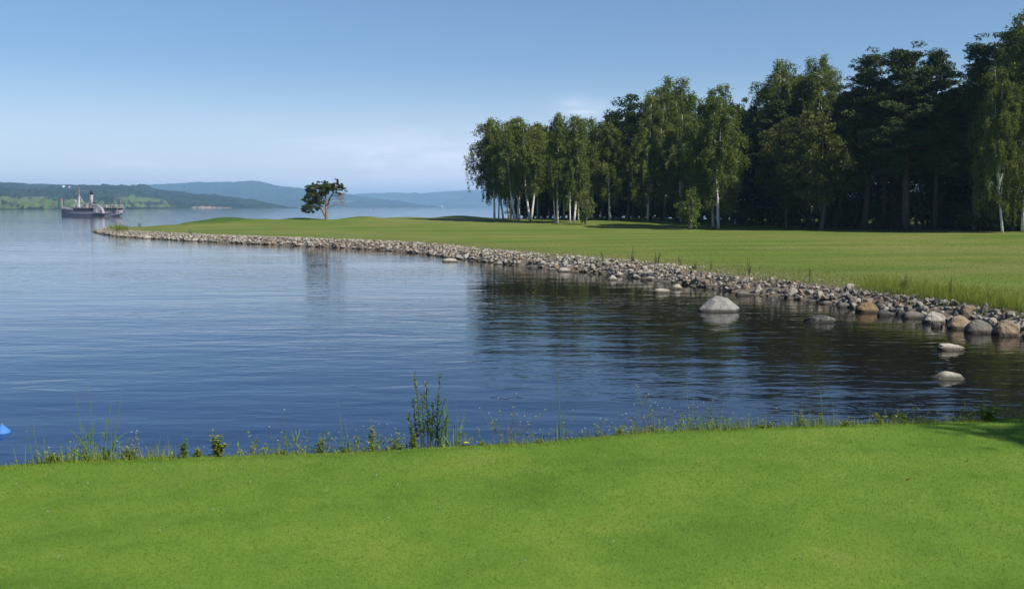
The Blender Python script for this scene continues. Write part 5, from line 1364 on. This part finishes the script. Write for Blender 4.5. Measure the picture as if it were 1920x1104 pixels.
far_weed(1132, 489, 20, 16, 'thin dark weed above the bank, leftmost of those before the wood', 4)
far_weed(1186, 492, 32, 30, 'bushiest dark weed above the middle of the stone bank', 10)
far_weed(1231, 496, 26, 18, 'dark upright weed just right of the bushiest one above the bank', 8)
far_weed(1274, 499, 22, 10, 'slim single stemmed weed above the bank', 3)
far_weed(1300, 504, 14, 30, 'low spreading dark weed on top of the bank', 9)
far_weed(1333, 506, 26, 7, 'tall thin weed stalk right of the low spreading weed', 2)
far_weed(1404, 514, 34, 18, 'loose tall weed above the bank behind the pointed boulder', 5)
far_weed(1519, 527, 34, 8, 'lone thin weed stalk above the bank behind the black boulder', 2)
far_weed(1697, 548, 34, 24, 'dark weed standing in the tall grass left of the others', 8)
far_weed(1781, 556, 42, 8, 'tallest weed stalk rising from the tall grass at the right', 3)
far_weed(1850, 568, 22, 22, 'leafy dark weed low in the tall grass at the right', 7)
far_weed(357, 440, 13, 8, 'small dark weed on the bank before the mounds of the point', 5)
far_weed(262, 425, 10, 12, 'grass tuft on the skyline of the point, right of the tip', 16, 'weed_leaf')
far_weed(224, 433, 17, 26, 'largest bushy green tuft at the tip of the point', 44, 'weed_leaf')

# ---- weeds on the near brink, each its own plant
def near_base(px, py=None):
    d = ray(px, 840); x = px_at(px, 7.1)
    for _ in range(4):
        y = float(edge_y(x)); x = (px - 960) / FPX * y * 1.004
    return x, y
NB = 1844.0
def near_plant(name, px, label, cat='plant', group=None, dy=0.03):
    x, y = near_base(px); x2 = x * (y + dy) / y
    return thing(name, label, cat, (x2, y + dy, LAWN_Z - 0.055 - max(dy, 0) * 0.9), 0, group), y / FPX
def blade_obj(P, w, parent, mat='reed_blade', name='leaf', tint=0.5):
    """an arching flat leaf with a mid fold"""
    P = np.asarray(P, float); m = 7; f = np.linspace(0, 1, m); Q = bez(P[0], P[1], P[2], m)
    T = np.gradient(Q, axis=0); T /= np.linalg.norm(T, axis=1)[:, None]
    side = np.cross(T, [0.25, -1.0, 0.15]); side /= np.linalg.norm(side, axis=1)[:, None] + 1e-9
    wd = w * (0.35 + 0.65 * np.sin(np.pi * np.minimum(f * 0.9 + 0.25, 1)))
    wd[-1] = 0.0005
    nrm = np.cross(side, T)
    V = np.concatenate([Q - side * wd[:, None] / 2, Q - nrm * wd[:, None] * 0.18, Q + side * wd[:, None] / 2])
    F = [(i, i + 1, m + i + 1, m + i) for i in range(m - 1)] + [(m + i, m + i + 1, 2 * m + i + 1, 2 * m + i) for i in range(m - 1)]
    b = MB(); b.add(V, F, tint); return b.build(name, M[mat], parent, True)
def seed_head(b, p, d, l, w, rs_, n=26):
    for q in range(n):
        f = q / n; c = np.asarray(p) + np.asarray(d) * l * f; a = rs_.uniform(0, 6.28); k = w * (1 - 0.7 * f)
        t2 = c + np.array([math.cos(a) * k, math.sin(a) * k, 0.006]); b.add([c, (c + t2) / 2 + [0, 0, 0.0018], t2, (c + t2) / 2 - [0, 0, 0.0018]], [(0, 1, 2, 3)], 0.6)

# the three stemmed willowherb in the middle
def three_stem():
    t_, k = near_plant('willowherb_plant', 803, 'tall dark three stemmed weed, tallest plant on the near brink', dy=0.02)
    stems = [((-14, 0), (-18, 60), (-28, 148)), ((-2, 0), (-4, 60), (-6, 128)), ((17, 0), (12, 70), (22, 148)), ((-20, 0), (-26, 40), (-30, 96)), ((6, 0), (4, 40), (8, 90)), ((-10, 0), (-10, 50), (-14, 110)), ((10, 0), (14, 40), (30, 100)), ((-24, 0), (-34, 30), (-40, 70)), ((0, 0), (6, 30), (-2, 70)), ((14, 0), (24, 30), (34, 66))]
    for j, st in enumerate(stems):
        Q = bez(*[(a * k, rs.uniform(-0.02, 0.02), z * k) for a, z in st], 10)
        b = MB(); b.tube(Q, np.linspace(0.0045, 0.0015, 10), 5); so = b.build('stem', M['dark_stem'], t_)
        m = 90 if j < 3 else 55; s = rs.uniform(0.18, 1.0, m) ** 0.85
        C = np.stack([np.interp(s, np.linspace(0, 1, 10), Q[:, q]) for q in range(3)], -1)
        V = []; F = []
        a = np.arange(m) * 2.4 + rs.uniform(-.4, .4, m); ll = rs.uniform(0.042, 0.07, m) * (1.1 - 0.5 * s); up_ = rs.uniform(0.5, 1.4, m)
        D = np.stack([np.cos(a), np.sin(a), up_], -1); D /= np.linalg.norm(D, axis=1)[:, None]
        sd_ = np.stack([-np.sin(a), np.cos(a), 0 * a], -1) * 0.0068
        V = np.stack([C, C + D * ll[:, None] * 0.45 + sd_, C + D * ll[:, None] + np.stack([0 * a, 0 * a, -0.15 * ll], -1), C + D * ll[:, None] * 0.45 - sd_], 1).reshape(-1, 3)
        tt = np.clip(rs.normal(0.45, 0.25, m), 0, 1)
        me = np_mesh('foliage', V, np.arange(4 * m), np.full(m, 4), [M['dark_weed']], False, {'tint': ('FACE', tt)}); link('foliage', me, so)
three_stem()

def reed_clump(px, label, stalks, leaves, dy=0.02, mat='reed_blade'):
    t_, k = near_plant('reed_grass', px, label, dy=dy)
    for st in stalks:                          # (x0, x1, z1, head length px)
        Q = bez((st[0] * k, 0, 0), ((st[0] * 0.6 + st[1] * 0.4) * k, rs.uniform(-.03, .03), st[2] * k * 0.5), (st[1] * k, rs.uniform(-.04, .04), st[2] * k), 9)
        b = MB(); b.tube(Q, np.linspace(0.0036, 0.0018, 9), 5); so = b.build('stalk', M['reed_blade'], t_)
        if st[3]:
            b = MB(); seed_head(b, Q[-1] - (Q[-1] - Q[-2]) * 0.1, (Q[-1] - Q[-2]) / np.linalg.norm(Q[-1] - Q[-2]), st[3] * k, 0.007, rs, 30); b.build('seed_head', M['dry_stem'], so)
    for lf in leaves:                          # (x0,z0, xm,zm, x1,z1, width m)
        dyv = rs.uniform(-0.05, 0.03)
        blade_obj([(lf[0] * k, 0, lf[1] * k), (lf[2] * k, dyv * 0.5, lf[3] * k), (lf[4] * k, dyv, lf[5] * k)], lf[6], t_, mat, tint=float(rs.uniform(0.3, 0.8)))
reed_clump(172, 'tall reed grass clump with bare stalks, leftmost on the near brink',
           [(-26, -39, 118, 20), (-9, -10, 132, 26), (12, 30, 118, 0), (16, 15, 82, 0), (28, 46, 118, 28), (20, 45, 76, 0)],
           [(-18, 8, -28, 40, -8, 68, .010), (-20, 40, -16, 64, -30, 70, .007), (-24, 30, -36, 50, -54, 68, .006), (-14, 10, -30, 30, -42, 46, .010), (-14, 30, -8, 60, -13, 78, .008), (6, 5, 30, 30, 48, 40, .012), (16, 40, 22, 54, 8, 56, .008), (18, 50, 8, 60, 4, 58, .008),
            (30, 36, 50, 56, 56, 55, .007), (16, 10, 30, 30, 36, 50, .009), (-20, 4, -40, 20, -60, 30, .010), (0, 4, 16, 20, 40, 12, .014), (-10, 2, -26, 18, -36, 6, .014), (8, 2, 20, 14, 40, 4, .014), (-2, 2, -14, 22, -4, 40, .012), (4, 2, 20, 18, 22, 8, .016), (-16, 2, -22, 14, -44, 2, .014), (2, 2, 6, 20, 14, 30, .012)])
reed_clump(850, 'broad bladed green grass clump right of the tall dark weed',
           [(-14, -15, 90, 0), (-8, -12, 84, 0), (4, 8, 66, 0), (2, 4, 92, 18)],
           [(-16, 2, -20, 40, -12, 100, .010), (-12, 4, -14, 60, -22, 92, .009), (-24, 2, -34, 30, -46, 50, .010), (-30, 2, -34, 24, -38, 42, .011), (2, 4, 10, 40, 22, 64, .010), (6, 4, 14, 40, 20, 50, .010), (0, 2, -4, 34, 4, 58, .010), (10, 2, 24, 20, 32, 18, .009), (-6, 2, -16, 30, -26, 32, .010), (14, 2, 22, 30, 34, 38, .008), (-20, 2, -30, 18, -24, 26, .010), (16, 2, 28, 12, 40, 6, .009), (12, 20, 18, 80, 24, 76, .005)])
reed_clump(1049, 'slender upright reed grass between two clumps of white flowers',
           [(0, 1, 78, 0), (4, 8, 62, 0), (2, -1, 130, 30)],
           [(-2, 0, -4, 40, -2, 50, .010), (0, 20, 6, 50, 12, 62, .008), (-2, 20, -12, 30, -20, 34, .007), (6, 2, 12, 22, 8, 34, .010), (-6, 2, -8, 12, -4, 30, .008), (8, 2, 8, 20, 14, 28, .008)])
reed_clump(553, 'small reed shoot with forked leaves left of the low leafy weed',
           [(0, -4, 66, 0), (-20, -22, 48, 0)], [(-4, 30, -12, 46, -10, 62, .007), (-3, 30, 4, 46, 4, 56, .007), (0, 20, -6, 30, -14, 38, .006)])
reed_clump(1330, 'grass clump with crossing blades toward the right of the brink',
           [(0, 4, 58, 14), (-8, -12, 50, 0), (10, 14, 66, 20)], [(-2, 2, -10, 20, -18, 36, .008), (2, 2, 8, 22, 14, 40, .008), (0, 2, -2, 20, -6, 34, .008), (8, 2, 14, 20, 12, 36, .008), (-10, 2, -16, 14, -10, 26, .008), (12, 2, 20, 14, 28, 20, .007)])
reed_clump(1548, 'single dry grass stalk standing against the dark water', [(0, -2, 72, 36)], [(2, 2, 4, 8, 8, 14, .006), (0, 2, -4, 8, -6, 12, .005)])
reed_clump(640, 'two thin grass stalks left of the leafy upright weed', [(0, -8, 84, 24), (10, 4, 60, 14)], [(2, 2, 6, 16, 4, 30, .007), (6, 2, 10, 14, 12, 26, .006)])
reed_clump(1295, 'very tall faint grass stalk near the right clump of flowers', [(0, -4, 96, 30), (4, 10, 86, 26)], [(0, 2, -4, 16, -8, 26, .006)])
reed_clump(60, 'sparse thin grass stalks by the left edge of the lawn', [(0, -4, 74, 18), (-12, -16, 60, 14), (12, 14, 56, 0)], [(0, 2, -6, 14, -12, 20, .006), (4, 2, 8, 16, 12, 24, .006)])

def herb(px, hpx, label, n=5, wpx=18, mat='weed_leaf', ll=0.03, dy=0.015):
    t_, k = near_plant('leafy_weed', px, label, dy=dy); h = hpx * k; w = wpx * k
    for j in range(n):
        a = rs.uniform(0, 6.28); r = w * rs.random() * 0.6; top = np.array([math.cos(a) * r, math.sin(a) * r * 0.5, h * (1.0 if j == 0 else rs.uniform(0.5, 0.9))])
        Q = bez((top[0] * 0.3, top[1] * 0.3, 0), (top[0] * 0.5, top[1] * 0.5, h * 0.5), top, 7)
        b = MB(); b.tube(Q, np.linspace(0.003, 0.0012, 7), 5); so = b.build('stem', M['weed_leaf'], t_)
        m = int(18 + h * 70); s = rs.uniform(0.1, 1.0, m); C = np.stack([np.interp(s, np.linspace(0, 1, 7), Q[:, q]) for q in range(3)], -1)
        a = np.arange(m) * 2.4 + rs.uniform(-.5, .5, m); l_ = ll * 1.35 * rs.uniform(0.7, 1.2, m) * (1.2 - 0.5 * s)
        D = np.stack([np.cos(a), np.sin(a), rs.uniform(0.1, 0.9, m)], -1); D /= np.linalg.norm(D, axis=1)[:, None]
        sd_ = np.stack([-np.sin(a), np.cos(a), 0 * a], -1) * (l_ * 0.26)[:, None]
        V = np.stack([C, C + D * l_[:, None] * 0.5 + sd_, C + D * l_[:, None] - np.stack([0 * a, 0 * a, 0.25 * l_], -1), C + D * l_[:, None] * 0.5 - sd_], 1).reshape(-1, 3)
        link('foliage', np_mesh('foliage', V, np.arange(4 * m), np.full(m, 4), [M[mat]], False, {'tint': ('FACE', np.clip(rs.normal(0.6, 0.22, m), 0, 1))}), so)
herb(400, 52, 'bushy bright green weed alone between the reed clump and the middle', 8, 34, ll=0.032)
herb(336, 42, 'narrow bright green weed left of the bushy bright green one', 4, 20, ll=0.026)
herb(362, 20, 'low weed between the narrow and the bushy bright green weeds', 4, 14)
herb(596, 42, 'leaning yellow green weed left of the tall dark weed', 4, 18, ll=0.022)
herb(694, 66, 'leafy upright weed with clustered leaves left of the tall dark weed', 3, 10, ll=0.022)
herb(770, 44, 'leafy weed at the left foot of the tall dark weed', 4, 16, ll=0.024)
herb(467, 30, 'small single shoot between the bright green weed and the middle', 1, 4, ll=0.018)
herb(86, 22, 'low rounded weed with whitish buds near the left end of the brink', 9, 36, ll=0.02)
herb(235, 24, 'reddish stemmed low weed right of the tall reed clump', 7, 30, 'dark_weed', 0.02)
herb(1166, 20, 'low weed left of the right clump of white flowers', 4, 14, ll=0.018)
herb(1505, 36, 'upright pair of leafy shoots at the right of the brink', 3, 16, 'weed_leaf', 0.022)
herb(1545, 30, 'curling leafy shoot right of the upright pair', 2, 8, 'weed_leaf', 0.022)
herb(1590, 20, 'low mixed weed before the dark water at the right', 8, 40, 'weed_leaf', 0.02)
herb(1660, 20, 'low weed next to the shaded end of the lawn', 6, 26, 'weed_leaf', 0.02)
herb(1702, 30, 'small upright weed where the shade begins on the lawn', 3, 10, 'dark_weed', 0.02)
herb(1860, 34, 'shaded grassy weed at the right end of the brink', 10, 60, 'dark_weed', 0.03)
herb(1440, 16, 'low weed patch right of the crossing grass blades', 7, 36, 'weed_leaf', 0.018)
herb(900, 14, 'low weeds just right of the yellow flower', 6, 30, 'weed_leaf', 0.016)
herb(1010, 16, 'low weeds under the left clump of white flowers', 7, 34, 'weed_leaf', 0.016)
herb(520, 14, 'low weeds left of the small reed shoot', 6, 26, 'weed_leaf', 0.016)
herb(735, 16, 'low dark weeds left of the tall dark weed', 8, 40, 'dark_weed', 0.018)
herb(640, 16, 'low dark weeds under the two thin grass stalks', 7, 40, 'dark_weed', 0.016)

def yarrow(px, heads, label, petal='white_petal', dy=0.03, rad=0.0055):
    t_, k = near_plant('flowering_weed', px, label, dy=dy)
    for (dx, z) in heads:
        b = MB(); x0 = dx * 0.35 * k
        Q = bez((x0, 0, 0), (x0 + dx * 0.2 * k, rs.uniform(-.03, .03), z * k * 0.55), (dx * k, rs.uniform(-.04, .04), z * k), 7)
        b.tube(Q, np.linspace(0.0016, 0.0009, 7), 4)
        so = b.build('stem', M['dry_stem'], t_)
        m = 9; s = rs.uniform(0.1, 0.85, m); C = np.stack([np.interp(s, np.linspace(0, 1, 7), Q[:, q]) for q in range(3)], -1) + rs.normal(0, 0.006, (m, 3))
        V, F, T = leaf_quads(C, rs, 0.006, 0.024, 0); link('foliage', np_mesh('foliage', V, F, np.full(len(F), 4), [M['weed_leaf']], False, {'tint': ('FACE', T)}), so)
        h = MB(); 
        for q in range(7):
            a = q * 0.9 + rs.random(); r = rad * 0.6 * (q > 0); c = Q[-1] + [math.cos(a) * r, math.sin(a) * r, 0.002]
            h.tube([c, c + [0, 0, 0.004]], [rad * 0.34, rad * 0.24], 5)
        h.build('flower_head', M[petal], so)
yarrow(950, [(-52, 78), (-34, 66), (-16, 96), (18, 106), (20, 66), (34, 60), (56, 60), (74, 72), (12, 78), (4, 36), (-30, 48), (64, 36), (40, 48), (-20, 56), (26, 50)], 'wide clump of thin stalks with whitish heads right of the yellow flower')
yarrow(1225, [(-32, 100), (-26, 94), (-10, 74), (-6, 80), (-34, 60), (10, 60), (20, 54), (-50, 44), (-56, 40), (36, 52), (44, 46), (0, 50), (-16, 34), (24, 34), (6, 66), (-40, 30), (-4, 60)], 'dense clump of white flowered stalks toward the right')
yarrow(1290, [(4, 52), (14, 58), (22, 54), (34, 62), (42, 50), (50, 66), (8, 36)], 'white flowered stalks just right of the dense flower clump')
yarrow(1120, [(-4, 34), (8, 42), (20, 40), (-22, 26), (30, 38), (2, 30)], 'short white flowered stalks between the reed and the dense flower clump')
yarrow(1400, [(-4, 26), (10, 32), (24, 30), (36, 24), (-20, 36), (52, 30), (64, 44)], 'scattered white flowers before the start of the dark water')
yarrow(655, [(-42, 44), (-22, 48), (-6, 40), (10, 50), (24, 58), (38, 54), (-30, 34), (52, 60), (70, 62), (16, 36), (44, 40)], 'pinkish flowered stalks around the leafy upright weed', 'pink_petal')
yarrow(745, [(-14, 36), (0, 40), (-26, 30), (10, 34), (-8, 46)], 'dusty pink flowered stalks at the left of the tall dark weed', 'pink_petal')
yarrow(510, [(-8, 62), (6, 34), (18, 92), (38, 46)], 'few pale flowers on thin stalks left of the small reed shoot')
yarrow(238, [(-30, 38), (2, 58), (8, 54), (12, 60), (10, 32), (8, 22), (-8, 30)], 'white flowers beside the reddish low weed right of the reed clump')
yarrow(85, [(-42, 6), (-4, 34), (8, 24), (10, 14), (-14, 22), (36, 16), (2, 20)], 'small white flowers over the low rounded weed at the left')
yarrow(330, [(-8, 8), (0, 10), (30, 8), (-18, 14), (60, 10)], 'tiny white flowers at the lawn edge by the narrow green weed')
yarrow(1070, [(6, 62), (-12, 40)], 'two faint flowers beside the slender reed grass')
# yellow dandelion-like bloom
t_, k = near_plant('yellow_flower', 874, 'single yellow bloom at the lawn edge right of the broad grass clump', 'flower', dy=-0.01)
b = MB(); b.tube([(0, 0, 0), (0.002, -0.004, 0.028)], 0.002, 5); b.build('stem', M['weed_leaf'], t_)
b = MB()
for q in range(26):
    a = q * 2.4; r = 0.017 * math.sqrt(q / 26); c = np.array([r * math.cos(a), r * math.sin(a) - 0.004, 0.030 + 0.006 * (1 - q / 26)]); d = np.array([math.cos(a), math.sin(a), 0.5]) * 0.008
    s2 = np.array([-math.sin(a), math.cos(a), 0]) * 0.003; b.add([c - s2, c + s2, c + d + s2, c + d - s2], [(0, 1, 2, 3)])
b.build('flower_head', M['yellow_petal'], t_)
# clover blooms in the turf
b = MB()
for q in range(24):
    a = q * 2.4; z = 1 - 2 * (q + 0.5) / 24; r = math.sqrt(1 - z * z); d = np.array([r * math.cos(a), r * math.sin(a), z]); c = d * 0.003; s2 = np.cross(d, [0.3, 0.2, 1]); s2 = s2 / np.linalg.norm(s2) * 0.0016
    b.add([c - s2, c + s2, c + d * 0.0035 + s2, c + d * 0.0035 - s2], [(0, 1, 2, 3)])
CLV = b.mesh('clover_flower', M['white_petal'])
spots = [(290, 879), (116, 906), (745, 908), (740, 866), (995, 885), (877, 893), (1192, 850), (1228, 843), (985, 1048), (825, 949), (706, 893), (611, 921), (495, 884), (453, 878), (728, 970), (470, 905), (110, 1045), (30, 905), (165, 905), (338, 914), (1600, 826), (1742, 852), (1380, 836), (1560, 900), (1450, 960), (1030, 955), (1660, 940), (300, 1000), (90, 960), (640, 1010), (1250, 905), (1840, 960), (1150, 1010), (1500, 1040), (400, 960), (560, 905), (1310, 870), (1700, 870)]
for px, py in spots:
    p = unproj(px, py, LAWN_Z + 0.012); p[2] = float(lawn_z(p[0:1], p[1:2])[0]) + 0.022
    o = link('clover_flower', CLV); o.location = p; o.scale = (rs.uniform(0.6, 1.0),) * 3
    tag(o, 'tiny white clover bloom dotted in the mown near lawn', 'flower', 'white clover blooms in the near lawn')
p = unproj(1705, 900, LAWN_Z + 0.02)
t_ = blade_obj([(0, 0, 0), (0.014, 0, 0.014), (0.03, 0.007, 0.0)], 0.016, None, 'dead_leaf', 'dead_leaf'); t_.location = (p[0] - 0.02, p[1], float(lawn_z(p[0:1], p[1:2])[0]) + 0.022); t_.rotation_euler = (0.6, 0, 0.2)
tag(t_, 'small red brown dead leaf lying on the lawn at the right', 'leaf')

# ------------------------------------------------------------------ haze over the lake
hz = NT('haze')
hz.t.nodes.remove(hz.b)
pv = hz.n('ShaderNodeVolumePrincipled')
pv.inputs['Color'].default_value = (0.40, 0.68, 1.0, 1); pv.inputs['Density'].default_value = 0.00014; pv.inputs['Anisotropy'].default_value = 0.1
hz.l(pv.outputs[0], hz.out.inputs['Volume'])
b = MB(); b.box((0, 0, 102), (2 * 13600, 2 * 13600, 212)); hb = b.build('haze', hz.m, kind='stuff')
for m_ in (bpy.data.meshes):
    if m_.users == 0: bpy.data.meshes.remove(m_)
